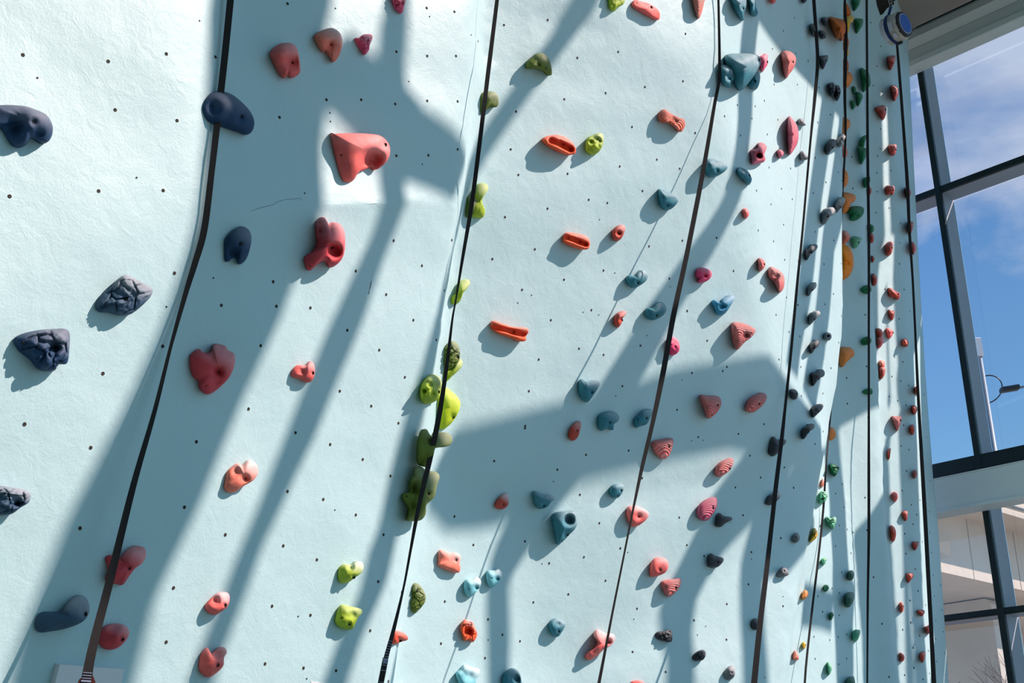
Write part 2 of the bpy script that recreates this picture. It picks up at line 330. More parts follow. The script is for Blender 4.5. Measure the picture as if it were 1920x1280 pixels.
HOLDS = """
A|navy|0.12|s|three-legged deep blue|-20.2,198.3 0,196.9 20.2,196.6 47,198.9 70.6,206.7 89,216.7 98.5,235.2 98.1,252 90.7,265.5 80.6,267.8 67.2,262.1 57.8,259.4 53.8,265.5 48.7,272.2 37,276.9 23.5,272.8 13.4,258.7 0,239.2 -20.2,231.9|63.8,228.5|31.9,235.2,20.2,0.45 72.2,252,11.8,0.35
AE|navy|0.1|s|oval navy|380,201.6 386.4,184.8 398.2,173.1 416.7,170.7 436.8,178.1 453.6,191.5 468.8,208.3 476.5,225.1 475.5,240.3 468.8,250.3 460.3,252 443.5,247 420,239.2 399.9,232.5 386.4,221.8|451.9,219.1 397.5,198.9|398.2,201.6,16.8,0.3
B|navy|0.08|s|horseshoe-shaped navy|421.2,452.7 427.2,440.4 437.8,429.9 451.8,423.9 465.9,429.9 471.5,444 469.4,463.3 462.4,484.4 453.6,494.2 446.6,494.9 443.7,486.1 436,483.7 429.7,490 421.9,487.2|450.8,457|437.8,473.8,9.8,0.5
A|slate|0.1|r|jagged slate-blue rocky|180,575.8 182.8,563.5 195.1,547.7 207.5,538.9 221.5,523.1 235.6,515.3 253.2,521.3 270.7,531.9 285.5,540.6 283.1,554.7 270.7,568.8 256.7,581.1 242.6,589.9 225,591.6 203.9,586.4 186.4,584.6|236.3,561.7 198,571.6|
A|navy|0.11|r|cracked navy rock-like|26.4,637.3 38.7,626.8 70.3,618.7 102,616.2 121.3,616.2 130.8,625 130.1,653.2 125.9,680.6 109,683.1 103.7,693.6 87.9,696.1 72.1,691.8 56.3,674.3 35.2,656.7|101.3,650.4 43.2,643.3|102,650.4,10.5,0.4
B|red|0.11|s|large red crowned|356.9,667.2 362.2,660.2 372.7,653.2 381.5,660.9 397.3,658.4 400.8,644.4 421.9,647.9 427.2,656 439.5,663.7 439.5,684.8 430.7,705.9 414.9,723.5 397.3,736.8 385,738.3 373.4,727 372.7,714.7 362.2,705.9 356.9,688.3|408.6,695.4 386.8,722.8|409.6,697.1,10.5,0.35 404.4,716.5,12.3,0.2
A|slate|0.1|r|slate rock cut by the photo edge|-21.1,912.6 0,910.2 24.6,913.7 45.7,917.2 57.3,924.9 54.5,940.8 38.7,951.3 21.1,963.6 0,965.4 -21.1,960.1|32.3,943.2|32.3,943.2,8.8,0.4
B|red|0.11|s|red two-lobed|198,1048 202.2,1041 212.7,1041 225,1046.2 232.1,1037.5 242.6,1026.9 258.4,1022.7 271.4,1027.6 273.6,1041 267.2,1055 253.2,1065.6 242.6,1079.6 230.3,1096.2 218,1094.4 202.2,1093 198,1083.2 203.2,1069.1|241.2,1064.9|226.8,1055,10.5,0.2
A|slate|0.09|s|long curved slate-blue|65.8,1174.6 68.6,1157 79.1,1147.2 98.5,1146.5 114.3,1144.7 126.6,1128.9 140.6,1118.3 154.7,1115.5 164.6,1125.4 168.1,1142.9 161.7,1158.8 147.7,1169.3 123.1,1178.1 94.9,1183.4 73.8,1185.1|158.9,1150.7 78.8,1171.1|
B|red|0.09|s|rounded dull red|184.6,1202.7 186.4,1185.1 196.9,1172.8 214.5,1168.3 232.1,1171.1 241.9,1181.6 239.1,1195.7 225,1211.5 209.2,1217.8 193.4,1215|228.6,1197.4|214.5,1176.3,12.3,0.25
B|salmon|0.08|s|chalky coral twin-knob|420.2,914.4 421.9,903.8 427.2,882.7 444.8,868 453.6,872.2 467.7,862.3 481.7,870.4 483.8,886.3 474.7,900.3 457.1,910.9 441.3,922.1 427.2,922.5|459.9,896.8|459.9,896.8,7.7,0.35 443,882.7,8.8,0.3
B|coral|0.07|s|small chalked coral|384.3,1139.4 388.5,1128.9 407.9,1111.3 425.5,1110.2 431.1,1120.1 427.2,1135.9 414.9,1146.5 402.6,1152.4 390.3,1148.2|421.2,1134.1|404.4,1125.4,7.7,0.3
B|coral|0.08|s|coral notched-top|372.7,1244.9 378,1223.8 388.5,1213.3 395.6,1223.8 407.9,1215 420.2,1213.3 425.5,1222.1 420.2,1232.6 418.4,1248.4 404.4,1262.5 390.3,1269.5 376.2,1260.7|407.2,1246|407.9,1227.3,9.8,0.35
B|coral|0.12|s|hooded coral-red|506.2,100.8 511.9,90.7 523.7,82.3 540.5,80 552.2,84 559,95.8 562.3,117.6 562.7,134.4 555.6,142.8 545.5,146.2 539.8,141.8 532.1,146.8 522,136.1 511.9,115.9|546.5,117.6|549.9,117.6,14.1,0.5
B|salmon|0.12|s|orange-coral wedge with a scooped face|589.2,67.2 595.9,60.5 614.4,53.1 626.2,53.1 637.9,62.2 642.3,77.3 639.6,94.1 632.9,109.2 624.5,116.9 619.4,109.2 609.4,95.8 604.3,97.4 594.2,82.3|621.1,82.3|624.5,87.4,12.8,0.45
B|pink|0.06|r|small spiky pink|664.8,72.2 673.2,70.6 681.6,64.5 696.7,64.5 698.4,72.2 693.4,84 691.7,94.1 683.3,103.5 678.3,97.4 671.5,87.4|689,77.3|
B|pink|0.06|r|knobbly pink top-edge|734.7,-10.1 735.4,3.4 740.4,16.8 750.5,25.5 755.5,21.8 757.2,13.4 759.6,5 758.9,-10.1|753.9,5|
B|coral|0.13|s|big salmon-pink jug with a deep scoop|621.1,253.7 627.8,250.3 668.2,249.3 705.1,252 720.3,258.7 730.3,272.2 731,289 725.3,302.4 716.9,310.8 705.1,318.2 698.4,312.5 681.6,319.2 671.5,324.3 663.1,337.7 651.4,342.1 641.3,336 632.9,309.1|721.9,271.5 639.3,291|698.4,304.1,20.8,0.75
B|red|0.15|s|coral-red arched|592.5,435.2 593.2,417.6 599.5,407.7 608.3,407 614.3,415.8 617.1,420.4 624.2,416.5 636.5,419.3 645.3,431.6 647.4,452.7 644.6,477.4 634.7,493.2 618.9,502 610.1,489.7 596,494.9 582,507.2 575.6,503.7 570.7,487.9 573.2,479.1 585.5,472.1 594.3,456.3|621.4,463.3 582,498.5|627.7,470.3,12.7,0.6 601.3,431.6,7,0.3
B|coral|0.07|s|small square coral|546.8,698.9 550.3,690.1 559.1,684.1 572.1,684.8 582,677.1 589,683.1 590.1,698.9 585.5,712.9 574.9,717.2 562.6,711.2 547.9,706.6|585.5,698.9|567.9,696.1,7,0.25
R|olive|0.08|s|olive knob peeking past the ridge|900,178.1 916.8,170.7 930.3,174.7 935.3,188.2 931.9,199.9 916.8,203.3 900,215.1||
R|lime|0.09|s|lime lobed|891.6,349.5 901.7,342.7 913.5,346.1 915.1,356.2 906.7,367.9 904.1,379.7 909.4,393.1 906.7,406.6 896.7,408.9 883.2,403.2 883.2,369.6||896.7,376.3,8.4,0.3
R|olive|0.07|s|olive half-dome|873.1,369.6 884.9,363.6 893.3,367.9 898.3,379.7 896.7,394.8 888.3,403.2 873.1,405.9||
R|lime|0.08|s|pale lime finger-like|852.7,554.7 859.7,530.1 870.3,523.8 879.1,524.8 881.5,531.9 875.6,540.6 868.5,549.4 863.3,563.5 854.5,570.5 845.7,568.8 845.7,554.7||
R|olive|0.08|r|lumpy dark olive|831.6,653.2 845.7,639.1 858,644.4 862.6,660.2 860.5,677.8 852.7,688.3 838.6,694.7 831.6,681.3|858,670|
R|lime|0.07|s|yellow-green pointed|831.6,695.4 849.2,688.3 861.5,672.5 867.1,677.8 865,688.3 849.2,704.1 835.1,716.5 828.1,709.4||
B|lime|0.1|k|lumpy lime-green|788,737.6 791.2,720 800,705.9 810.5,701 822.8,705.9 828.8,716.5 828.1,732.3 822.8,746.3 810.5,755.1 796.5,757.6 789.4,749.9|821.8,734.7|807,721.7,4.9,0.3 798.2,734,4.9,0.3 812.3,737.6,4.9,0.25
R|brightlime|0.1|s|bright lime shield-shaped|819.3,737.6 831.6,725.2 845.7,732.3 859.7,746.3 863.3,758.6 858,776.2 845.7,793.8 831.6,804.4 821.1,802.6 815.8,769.2|849.2,781.5|
R|olive|0.13|s|olive forked|783.1,846.6 785.9,821.9 791.2,806.1 800,804.4 805.2,813.2 810.5,816.7 821.1,809.6 838.6,811.4 847.8,820.2 845.7,832.5 833.4,837.8 817.6,839.5 810.5,846.6 808.8,864.1 803.5,874.7 792.9,874.7 784.1,867.7||807.7,827.2,7.7,0.4
R|olive|0.15|s|big dark olive three-armed|778.9,875.7 789.4,874 800,881 817.6,884.5 824.6,893.3 819.3,910.9 814,932 800,946 798.2,963.6 789.4,974.9 771.8,977 763.1,974.2 766.6,953.1 756,935.5 757.8,924.9 768.3,922.1 770.1,900.3 777.1,889.8|802.8,925.6 762.3,930.2|782.4,917.9,14.1,0.3 778.9,949.5,8.8,0.25
B|lime|0.09|s|white-chalked lime knob|634,1076.1 636.5,1063.8 645.3,1056.8 657.6,1058.6 668.1,1052.2 678.7,1053.3 681.8,1063.8 676.9,1074.4 664.6,1083.2 654.1,1090.9 641.7,1093 634.7,1086.7|662.8,1081.4|657.6,1063.8,6.3,0.3
B|lime|0.09|s|lime lipped pocket|628.4,1164 631.9,1146.5 640,1133.1 655.8,1135.9 676.9,1141.2 678.7,1150 671.6,1157 666.4,1169.3 661.1,1178.8 648.8,1179.9 634.7,1174.6|654.8,1168.6 641,1158.8|661.1,1153.5,8.8,0.35
B|redorange|0.07|s|small red-orange beaked|733.9,1197.4 736,1186.9 742,1181.6 756,1185.1 764.8,1193.9 763.1,1199.9 750.7,1203.4 740.2,1208.7 733.9,1206.2|750,1199.9|750.7,1199.9,4.9,0.3
R|olive|0.08|r|leaf-shaped dark olive|771.8,1097.2 782.4,1093 792.9,1104.3 797.9,1116.6 796.5,1128.9 785.9,1142.9 775.4,1149.3 766.6,1128.9||
C|salmon|0.07|s|chalked orange block|821.1,1055 822.8,1032.2 831.6,1031.1 842.2,1035.7 856.2,1035.7 864,1042.7 861.5,1055 863.3,1065.6 859.7,1073.3 845.7,1071.9 826.3,1063.8 820,1058.6|854.5,1049.8|842.2,1048,12.3,0.25
C|brick|0.06|s|small brick-red egg with a chalky top|928.3,942.5 937.1,930.2 949.4,923.2 954,932 952.9,946 944.1,953.8 933.6,954.1 927.6,949.5|943.4,945|
C|aqua|0.07|s|pale aqua heart-shaped|869.2,1097.2 873.8,1086 886.1,1084.9 894.9,1081.4 901.9,1088.4 900.2,1099 891.4,1111.3 880.8,1119.4 872.1,1113.1|893.9,1101.8 879.1,1103.6|893.9,1101.8,4.2,0.4
C|aqua|0.07|s|pale aqua chalk-capped|911.1,1081.4 914.2,1069.1 926.6,1068.4 935.3,1065.6 941.7,1072.6 939.9,1084.9 930.1,1095.5 922.3,1101.4 914.2,1095.5|932.9,1084.9 921.6,1083.9|932.9,1084.9,4.2,0.4
C|orange|0.07|r|orange ring-shaped|863.3,1178.1 866.8,1165.8 872.1,1160.5 877.3,1164 886.1,1165.8 890.7,1176.3 894.9,1188.6 889.6,1201 884.4,1203.4 879.1,1199.2 870.3,1201 866.8,1190.4||878,1182.7,7.7,0.95
C|aqua|0.09|s|aqua jug with a white lip|854.5,1262.5 863.3,1253.7 870.3,1244.9 884.4,1250.2 898.4,1253.7 899.1,1264.2 893.2,1273 891.4,1297.7 873.8,1301.2 861.5,1283.6||877.3,1266,10.5,0.4
C|teal|0.08|s|slate-teal ring|941.3,1273 947.7,1259 960,1251.9 972.3,1257.2 977.5,1273 979.3,1301.2 947.7,1301.2||967,1273.7,9.8,0.7
C|lime|0.07|k|dark lime knot|1138.8,-12.5 1141.2,3.1 1142.5,15.6 1150.6,21.2 1158.1,14.1 1170,6.2 1170,-12.5||
C|coral|0.07|s|dusky coral bar-shaped|1185.6,3.1 1193.4,-0.6 1201.2,2.5 1220,7.8 1235,19.4 1237.2,31.2 1234.1,37.5 1223.1,35 1201.2,23.4 1185.6,12.5|1220.6,14.1 1193.4,5.6|
C|salmon|0.09|t|striped coral tongue|1297.5,-18.8 1299.7,6.2 1305.9,29.7 1310,35 1315.3,25 1320,6.2 1323.1,-12.5||
C|olive|0.15|s|olive wave-shaped|986.2,125 988.1,115.6 996.6,107.8 1005.9,100 1016.9,99.4 1026.2,106.2 1032.5,118.8 1035,135.9 1032.5,141.2 1020,134.4 1004.4,129.7 988.8,128.8|1010,120.3 1023.1,128.1|
C|orange|0.13|g|orange lens-shaped|1015.9,262.5 1023.1,256.2 1041.9,252.5 1060.6,256.9 1074.7,268.8 1080,281.2 1076.2,289.1 1060.6,289.7 1041.9,282.8 1024.7,272.5|1055.3,270.6 1074.1,279.1|1038.8,265.6,7.5,0.5 1052.8,271.2,8.1,0.6 1065.3,277.5,6.2,0.5
C|lime|0.12|k|knotted lime|1097.5,275 1101.2,259.4 1113.8,252.5 1124.7,249.1 1131.6,254.7 1130,271.9 1123.1,284.4 1110.6,291.2 1099.7,284.4|1124.7,265.6|1120,260.9,4.4,0.4 1107.5,265.6,3.8,0.3
C|orange|0.1|t|orange bone-shaped striped|1234.1,215.6 1238.8,207.8 1246.6,204.7 1257.5,212.5 1273.1,220.3 1282.5,223.4 1284.7,234.4 1279.4,245.3 1273.1,246.9 1263.8,239.1 1251.2,231.2 1238.8,229.7 1234.1,223.4|1267.5,227.2 1241.9,225.6|1260.6,222.5,6.2,0.25
C|teal|0.12|s|teal fin-shaped|1234.1,359.4 1237.2,353.8 1251.2,358.8 1265.3,365.6 1271.6,375 1266.9,384.4 1257.5,392.2 1246.6,393.8 1237.2,382.8|1251.2,384.4 1243.8,369.4|
C|orange|0.1|g|grooved orange loaf|1055.3,450 1057.5,439.1 1065.3,435.3 1082.5,437.5 1099.7,442.2 1105.9,451.6 1105,462.5 1099.7,467.8 1082.5,466.2 1063.8,459.4 1055.9,453.8|1086.6,453.1 1065.6,446.2|1066.9,446.2,6.2,0.45 1079.4,450.6,6.2,0.5 1093.4,456.2,6.2,0.5
C|brick|0.09|s|small rust-coloured knob|1147.2,437.5 1149.7,429.7 1159.1,422.5 1168.4,421.2 1172.5,426.6 1170,437.5 1163.8,448.4 1154.4,452.2 1148.8,446.9|1160.6,437.5|1160.6,437.5,4.4,0.3
C|teal|0.1|s|teal bean-shaped|1173.8,523.4 1177.8,516.2 1188.8,516.2 1198.1,507.8 1207.5,506.2 1214.7,514.1 1212.2,525 1201.2,534.4 1188.8,539.7 1177.8,534.4|1195.6,529.7|
C|teal|0.1|s|grey-teal bean-shaped|1209.4,587.5 1212.2,578.1 1223.1,576.6 1234.1,567.2 1243.4,567.2 1250.3,578.1 1246.6,587.5 1237.2,595.3 1224.7,600 1213.8,596.9|1230.6,590.6|
C|brick|0.09|s|thin rust-coloured|1150.6,600 1154.4,589.1 1163.8,583.4 1173.8,583.4 1173.8,589.1 1167.5,596.9 1165.3,606.2 1159.1,614.1 1151.9,610|1165.3,600|1165.3,600,3.8,0.35
C|orange|0.1|g|long orange I-beam shaped|920,606.2 924.7,600.9 938.8,604.7 960.6,612.5 987.2,614.1 991.2,621.9 985.6,631.2 986.6,637.5 976.2,640 954.4,632.8 932.5,625 921.6,615.6|961.6,622.5|932.5,614.1,6.9,0.5 946.6,617.8,6.9,0.5 962.2,621.9,6.9,0.5 977.8,625.6,6.2,0.5
C|magenta|0.08|k|hot-pink knobbly|1249.7,637.5 1255.9,631.9 1263.8,631.9 1270,635.9 1274.1,645.3 1273.1,657.8 1265.3,665 1257.5,665.6 1251.9,659.4 1249.7,650|1266.2,650|
C|teal|0.1|s|teal shell-shaped|1085,725 1085.6,714.1 1090.3,710.3 1099.7,714.1 1120,711.9 1125,717.2 1123.1,725 1110.6,743.8 1101.2,753.8 1091.9,748.4 1085.6,739.1|1109.1,735|
C|teal|0.09|s|teal star-bottomed|1120,793.8 1123.1,778.1 1135.6,771.2 1151.2,771.2 1161.2,779.7 1159.1,789.1 1151.2,795.3 1149.7,806.2 1138.8,803.1 1127.8,807.8 1122.5,801.6|1142.8,791.6|
C|teal|0.09|s|teal double-knobbed|1187.8,787.5 1191.9,781.2 1198.1,776.6 1204.4,768.8 1213.8,766.2 1221.6,767.2 1224.7,773.4 1218.4,784.4 1212.2,795.3 1201.2,798.4 1191.9,801.6|1211.2,783.4 1195.6,785.9|
C|brick|0.07|s|slim brick-red oval|1065.6,818.7 1067.5,805.6 1075,794.4 1082.5,788.8 1090,792.5 1088.1,805.6 1082.5,820.6 1073.1,826.2|1081.3,807.5|
C|teal|0.09|s|teal wedge with a chalky ledge|999.2,923.7 1003.7,920 1018.7,925.6 1035.6,928.2 1040.5,935 1033.7,940.6 1026.2,950 1013.1,953.7 1002.6,946.2|1019.5,947|
C|teal|0.14|s|large teal ringed jug|1034.8,968.7 1041.2,960.5 1060,957.5 1078.7,957.5 1082.5,968.7 1080.6,987.5 1067.5,1002.5 1052.5,1017.5 1045,1019.3 1038.6,995|1063.7,1001.7 1052.5,1013.7|1066.7,974.4,9.7,0.8
C|teal|0.08|s|small teal thimble|1142.5,920 1146.2,910.6 1157.5,906.1 1168.7,908.7 1169.5,918.1 1161.2,931.2 1151.8,933.9 1144.3,927.5|1164.2,919.2 1158.2,928.6|
C|teal|0.08|s|grey-teal forked knob|1028.8,1175 1031.8,1163.7 1043.1,1158.1 1056.2,1163.7 1060.3,1171.2 1052.5,1186.2 1045,1193.7 1033.7,1188.1|1046.8,1183.2|1046.8,1169.3,4.5,0.25
C|coral|0.12|s|chalky pink boomerang|1096.7,1231.2 1101.2,1223.7 1114.3,1214.3 1120,1203.1 1112.5,1190 1120,1179.5 1135,1186.2 1150,1188.1 1153.3,1197.5 1146.2,1208.7 1131.2,1218.1 1120,1229.3 1105,1237.6|1142.5,1203.1|1140.6,1203.1,6,0.4
C|coral|0.1|t|ridged coral shell|1221.7,833.7 1224.4,826.2 1241.2,822.5 1258.1,820.6 1263,826.2 1260,841.2 1252.5,856.2 1243.1,860.7 1231.9,854.4 1224.4,843.1|1253.6,836.4|
C|coral|0.09|t|slanting ridged coral|1340.6,880.6 1346.2,869.4 1361.2,860.7 1374.3,859.2 1374.3,871.2 1365,884.4 1350,893.7 1341.3,890|1367.6,878 1351.8,883.6|
C|magenta|0.1|t|magenta ridged oval|1306.9,957.5 1312.5,944.4 1327.5,934.2 1342.5,932 1345.1,944.4 1340.6,957.5 1327.5,974.4 1314.4,974.4 1307.6,966.9|1336.1,951.9 1320,969.9|
C|coral|0.1|s|coral triangle with a white edge|1174.5,961.2 1177.5,950 1188.7,947.4 1207.5,953.7 1216.9,963.1 1211.2,974.4 1196.2,985.6 1183.1,986.4 1175.6,970.6|1197.4,968|1196.2,966.9,8.2,0.3
C|coral|0.1|s|rounded coral mitten|1218.7,1062.5 1224.4,1049.3 1233.7,1044.5 1248.7,1047.5 1253.6,1058.7 1248.7,1071.8 1233.7,1079.3 1219.5,1080.1|1236.7,1067.7|
C|coral|0.09|t|coral ridged cup|1239.4,1092.5 1246.9,1086.8 1263.7,1085 1275,1083.8 1277.2,1092.5 1269.4,1107.5 1254.4,1118.7 1245,1111.2|1266.7,1101.1 1249.5,1100|
K|charcoal|0.09|s|black hooked|1441.1,841.2 1445.6,822.5 1451.2,818 1458.7,824.4 1471.8,823.2 1473.7,830 1464.3,839.4 1458.7,848.7 1449.3,855.5 1441.8,850.6|1447.5,845|
K|charcoal|0.08|s|black horn with a chalky tip|1435.1,940.6 1440,929.4 1451.2,923.7 1460.6,920.7 1464.7,929.4 1456.8,938.7 1447.5,946.2 1436.2,945.5||
C|charcoal|0.08|s|black whale-tail shaped|1341.7,980 1344.3,965 1350,961.2 1357.5,966.9 1370.6,968.7 1372.5,974.4 1361.2,980 1351.8,987.5 1342.5,986.4||
C|charcoal|0.08|s|charcoal wedge with a pale tip|1326.4,1051.2 1327.5,1041.8 1333.1,1037 1342.5,1041.8 1355.6,1045.6 1356.3,1052 1346.2,1062.5 1335,1064.3 1327.5,1060.6|1345.5,1053.1|
E|grey|0.07|s|grey button-like|1484.2,1010 1486.8,1002.5 1494.3,998 1499.2,1002.5 1498.8,1011.8 1492.5,1017.5 1486.8,1015.6|1492.5,1006.2|
E|grey|0.07|s|small grey triangular|1455.7,1079.3 1460.6,1068.1 1468.1,1062.5 1475.6,1066.2 1478.6,1076.7 1466.2,1082|1470,1070|
E|charcoal|0.06|s|round black half-hidden by the strap|1407.3,1169.3 1410,1161.8 1417.5,1158.5 1423.5,1163.7 1423.1,1175 1417.5,1180.6 1410,1178||
E|charcoal|0.07|r|wide crinkled charcoal|1228.1,1191.8 1231.9,1184.3 1245,1182.5 1258.1,1179.8 1260.7,1191.8 1259.2,1202.3 1248.7,1201.9 1233.7,1198.2|1251.7,1190|
E|charcoal|0.07|r|squat charcoal rocky|1298.2,1231.2 1301.2,1225.6 1310.6,1219.2 1320,1218.1 1323.7,1225.6 1318.1,1236.8 1305,1238.7 1299.4,1235.7|1314.4,1226.7|
E|grey|0.07|s|grey upright ear-shaped|1357.5,1263.1 1361.2,1253.7 1370.6,1246.9 1377.3,1251.8 1377.3,1266.8 1368.7,1274.3 1359.3,1270.6|1371.7,1260.4|
E|coral|0.07|s|pink hold cut by the bottom edge|1183.1,1278.1 1196.2,1274.3 1207.5,1278.1 1209.4,1287.4 1185,1287.4||
H|salmon|0.06|s|two-tone peach and grey sliver|1486.8,1234.9 1490.6,1218.1 1496.2,1225.6 1497,1236.8||
D|teal|0.12|s|light teal drooping|1370.6,-9.4 1373.8,9.4 1380,23.4 1390.9,38.1 1395,35.9 1394.1,26.6 1398.1,15.6 1399.4,3.1 1395.6,-9.4|1393.1,15.6|
D|teal|0.1|s|dark teal bulb-ended|1400.3,-9.4 1405,6.2 1406.6,23.4 1411.2,30.3 1417.5,30.3 1421.2,23.4 1417.5,12.5 1414.4,-9.4||
D|coral|0.08|s|coral tip at the top edge|1439.4,-6.2 1445.6,4.7 1450.3,6.9 1455,1.6 1455,-6.2||
D|teal|0.2|v|very large dark teal wedge|1361.9,120.3 1361.9,103.1 1386.2,100 1414.4,101.6 1424.4,107.8 1426.2,118.8 1419.1,134.4 1405,154.7 1389.4,169.7 1383.1,165.6 1373.8,146.9|1422.8,112.5|
D|teal|0.12|s|teal clam-shaped|1350.3,131.2 1351.9,123.4 1361.2,121.9 1372.2,128.1 1377.8,137.5 1377.5,146.9 1370.6,156.2 1370.6,164.1 1361.9,163.1 1355,157.8 1350.9,146.9|1367.5,148.4 1356.6,135|1369.1,140.6,6.9,0.3
D|teal|0.12|s|teal flap|1401.9,156.2 1414.4,137.5 1422.2,134.4 1425.6,143.8 1423.8,156.2 1419.1,166.6 1409.7,167.2|1415.3,152.5|
D|pink|0.1|s|bright pink seahorse-shaped|1423.1,107.8 1430,103.1 1436.2,100 1440.9,103.1 1439.4,109.4 1440,118.8 1434.7,128.1 1429.4,134.4 1425.3,125|1437.8,116.2|
D|coral|0.14|t|coral ridged fan|1465.3,100 1470.6,94.7 1481.6,96.2 1490.9,104.7 1492.5,115.6 1487.8,128.1 1480,139.1 1473.8,146.9 1469.1,134.4 1465.9,115.6|1486.2,116.2|
D|pink|0.14|t|long ridged pink crescent|1478.4,218.8 1486.2,223.4 1494.1,234.4 1497.2,250 1496.2,265.6 1489.4,279.7 1480,290.6 1477.5,275 1476.2,250||
D|grey|0.1|s|grey beaked|1495.6,228.1 1498.8,221.9 1505.6,223.4 1508.1,229.7 1511.2,235 1503.4,235 1497.2,233.8||
D|grey|0.1|s|grey cone|1500.3,292.2 1501.9,284.4 1505.6,282.8 1511.2,290.6 1516.6,295.3 1511.2,300 1501.9,300||
D|pink|0.12|t|pink ladder-like ridged|1408.1,281.2 1420.6,278.1 1420.6,268.8 1430,267.2 1437.8,275 1435.3,282.8 1433.1,290.6 1435.3,298.4 1430,304.7 1411.2,308.4 1408.8,296.9||1423.1,291.2,5.6,0.75
D|pink|0.08|t|tiny hot-pink ridged|1457.5,281.2 1464.4,280.3 1469.7,285.9 1467.5,292.2 1461.2,296.9 1458.1,290.6||
C|teal|0.13|s|broad grey-teal dome beside the strap|1322.2,307.8 1325.3,299.4 1336.2,297.5 1355,303.8 1364.4,312.5 1358.1,321.9 1342.5,331.2 1330,332.2 1323.1,321.9|1345,319.4 1330,310|
D|teal|0.1|s|slanting deep teal|1383.1,315.6 1389.4,314.1 1401.9,320.3 1409.1,332.8 1408.8,340.6 1403.4,346.9 1392.5,337.5 1383.8,326.6|1404.4,329.1 1390.9,320.9|
D|coral|0.08|s|tiny coral|1392.5,392.2 1400.3,390.6 1404.4,396.9 1403.4,404.7 1398.1,410 1394.1,404.7||
D|coral|0.09|t|small ridged coral half-moon|1421.6,484.4 1430,485.9 1435.3,493.8 1433.1,501.6 1426.9,507.8 1422.2,506.2|1432.2,495.3|
D|coral|0.14|t|chalky pink folded|1440.9,518.8 1443.1,500.6 1455,503.1 1467.5,512.5 1471.2,525 1469.1,540.6 1461.2,549.4 1458.1,542.2 1450.3,528.1||1456.6,517.2,7.8,0.35
C|magenta|0.1|s|magenta ear-shaped|1304.4,510.9 1308.1,502.5 1319.1,501.6 1331.6,506.2 1335,514.1 1330,523.4 1319.1,529.7 1308.1,529.7 1309.7,521.9 1305,518.8|1322.2,516.9|1322.2,516.9,5,0.3
C|azure|0.12|s|azure boat-shaped|1334.7,565.6 1339.4,561.6 1347.2,567.2 1351.9,570.3 1353.4,560.9 1362.8,556.2 1373.8,553.1 1377.5,559.4 1370.6,571.9 1361.2,585.9 1351.9,591.2 1344.1,587.5 1337.8,575|1359.7,574.4|1353.4,575,5,0.4
C|coral|0.14|t|large ridged coral wedge|1371.2,609.4 1376.9,603.8 1395.6,606.2 1412.8,614.1 1416.6,620.3 1409.7,631.2 1395.6,642.2 1383.1,655.6 1376.9,650 1372.2,631.2|1398.8,628.1 1380,638.1|1398.8,628.1,6.2,0.25
C|coral|0.13|t|square ridged coral|1312.2,741.2 1326.9,741.2 1345.6,742.2 1352.5,751.6 1350.3,764.1 1339.4,778.1 1326.9,783.8 1319.1,765.6|1344.7,758.8 1335,777.2|
C|coral|0.11|t|leaning ridged coral oval|1397.2,767.2 1400.3,753.1 1411.2,742.2 1426.9,735.9 1436.2,739.1 1437.8,746.9 1430,759.4 1414.4,771.9 1401.9,771.9|1422.2,756.2 1407.5,763.4|
K|grey|0.13|s|light grey thumb-shaped|1540.2,401.2 1544.7,392.2 1555.4,388.6 1562.6,388.6 1567.1,394.9 1564.4,401.2 1557.2,404.8 1551.9,413.8 1545.6,420.6 1541.1,415.6|1551.9,405.7|
K|grey|0.13|s|grey thumb-shaped beside the ridge|1564.4,386.8 1566.2,379.6 1573.4,370.6 1578.8,368.9 1584.2,371.5 1584.7,376.9 1580.6,385 1573.4,394 1568,398.5|1574.3,387.7|
K|charcoal|0.13|s|charcoal curled|1547.7,273.6 1550.1,269.2 1555.4,262.9 1559.9,260.2 1566.2,262 1569.3,266.5 1566.2,273.6 1559,280.8 1552.8,289.8 1548.3,286.2|1559.9,276.3|
K|grey|0.13|s|grey peg touching the ridge|1569.8,262.9 1573.4,256.6 1580.6,251.2 1586.9,251.2 1588.7,254.8 1586,260.2 1580.6,268.3 1575.2,275.8 1570.2,270.1|1579.3,263.8|
K|charcoal|0.13|s|charcoal thumb-shaped|1509.6,473.6 1510.5,467.4 1515,465.6 1521.3,458.4 1530.3,457.8 1533.4,462.9 1528.5,470.1 1519.5,477.2 1513.2,488 1510.2,484.4|1520.4,473.6|
K|grey|0.11|s|grey thumb-shaped with a bright cap|1513.6,543.7 1515,536.5 1523.1,530.2 1529.4,529 1531.2,534.7 1528.5,541 1522.2,546.4 1516.8,554.8 1514.1,552.7|1522.2,543.7|
K|grey|0.12|s|two-tone grey thumb-shaped|1516.5,597.6 1518.1,587.7 1524.9,584.1 1533.9,582.3 1538.4,586.8 1534.8,593.1 1528.5,599.4 1519.2,608.9 1516.8,604.8|1526.3,597.6|
K|grey|0.1|s|small grey doughnut-like|1544.1,632.3 1546.5,624.3 1552.8,622.8 1558.7,626.9 1558.5,634.1 1553.6,638.6 1545.6,636.8|1552.8,629.6|1552.8,629.6,2.5,0.5
K|charcoal|0.12|s|charcoal-grey comma-shaped|1518.1,655.7 1518.3,644.9 1524,640.4 1532.1,636.8 1537.1,640.4 1534.8,648.5 1528.5,653.9 1521.3,662.9|1526.3,652.1|
K|charcoal|0.13|s|charcoal boot-shaped|1521.3,707.8 1521,698.8 1529.4,697 1535.7,692.5 1542.9,692.5 1546.5,697.9 1544.7,705.1 1535.7,709.6 1530.3,716.8 1524,723.9|1533.9,709.2|
K|charcoal|0.1|s|round black|1481.8,740.1 1482.2,730.2 1487.2,728.8 1493.5,732 1496.5,738.3 1493.5,747.3 1487.2,748.7|1492.2,738|
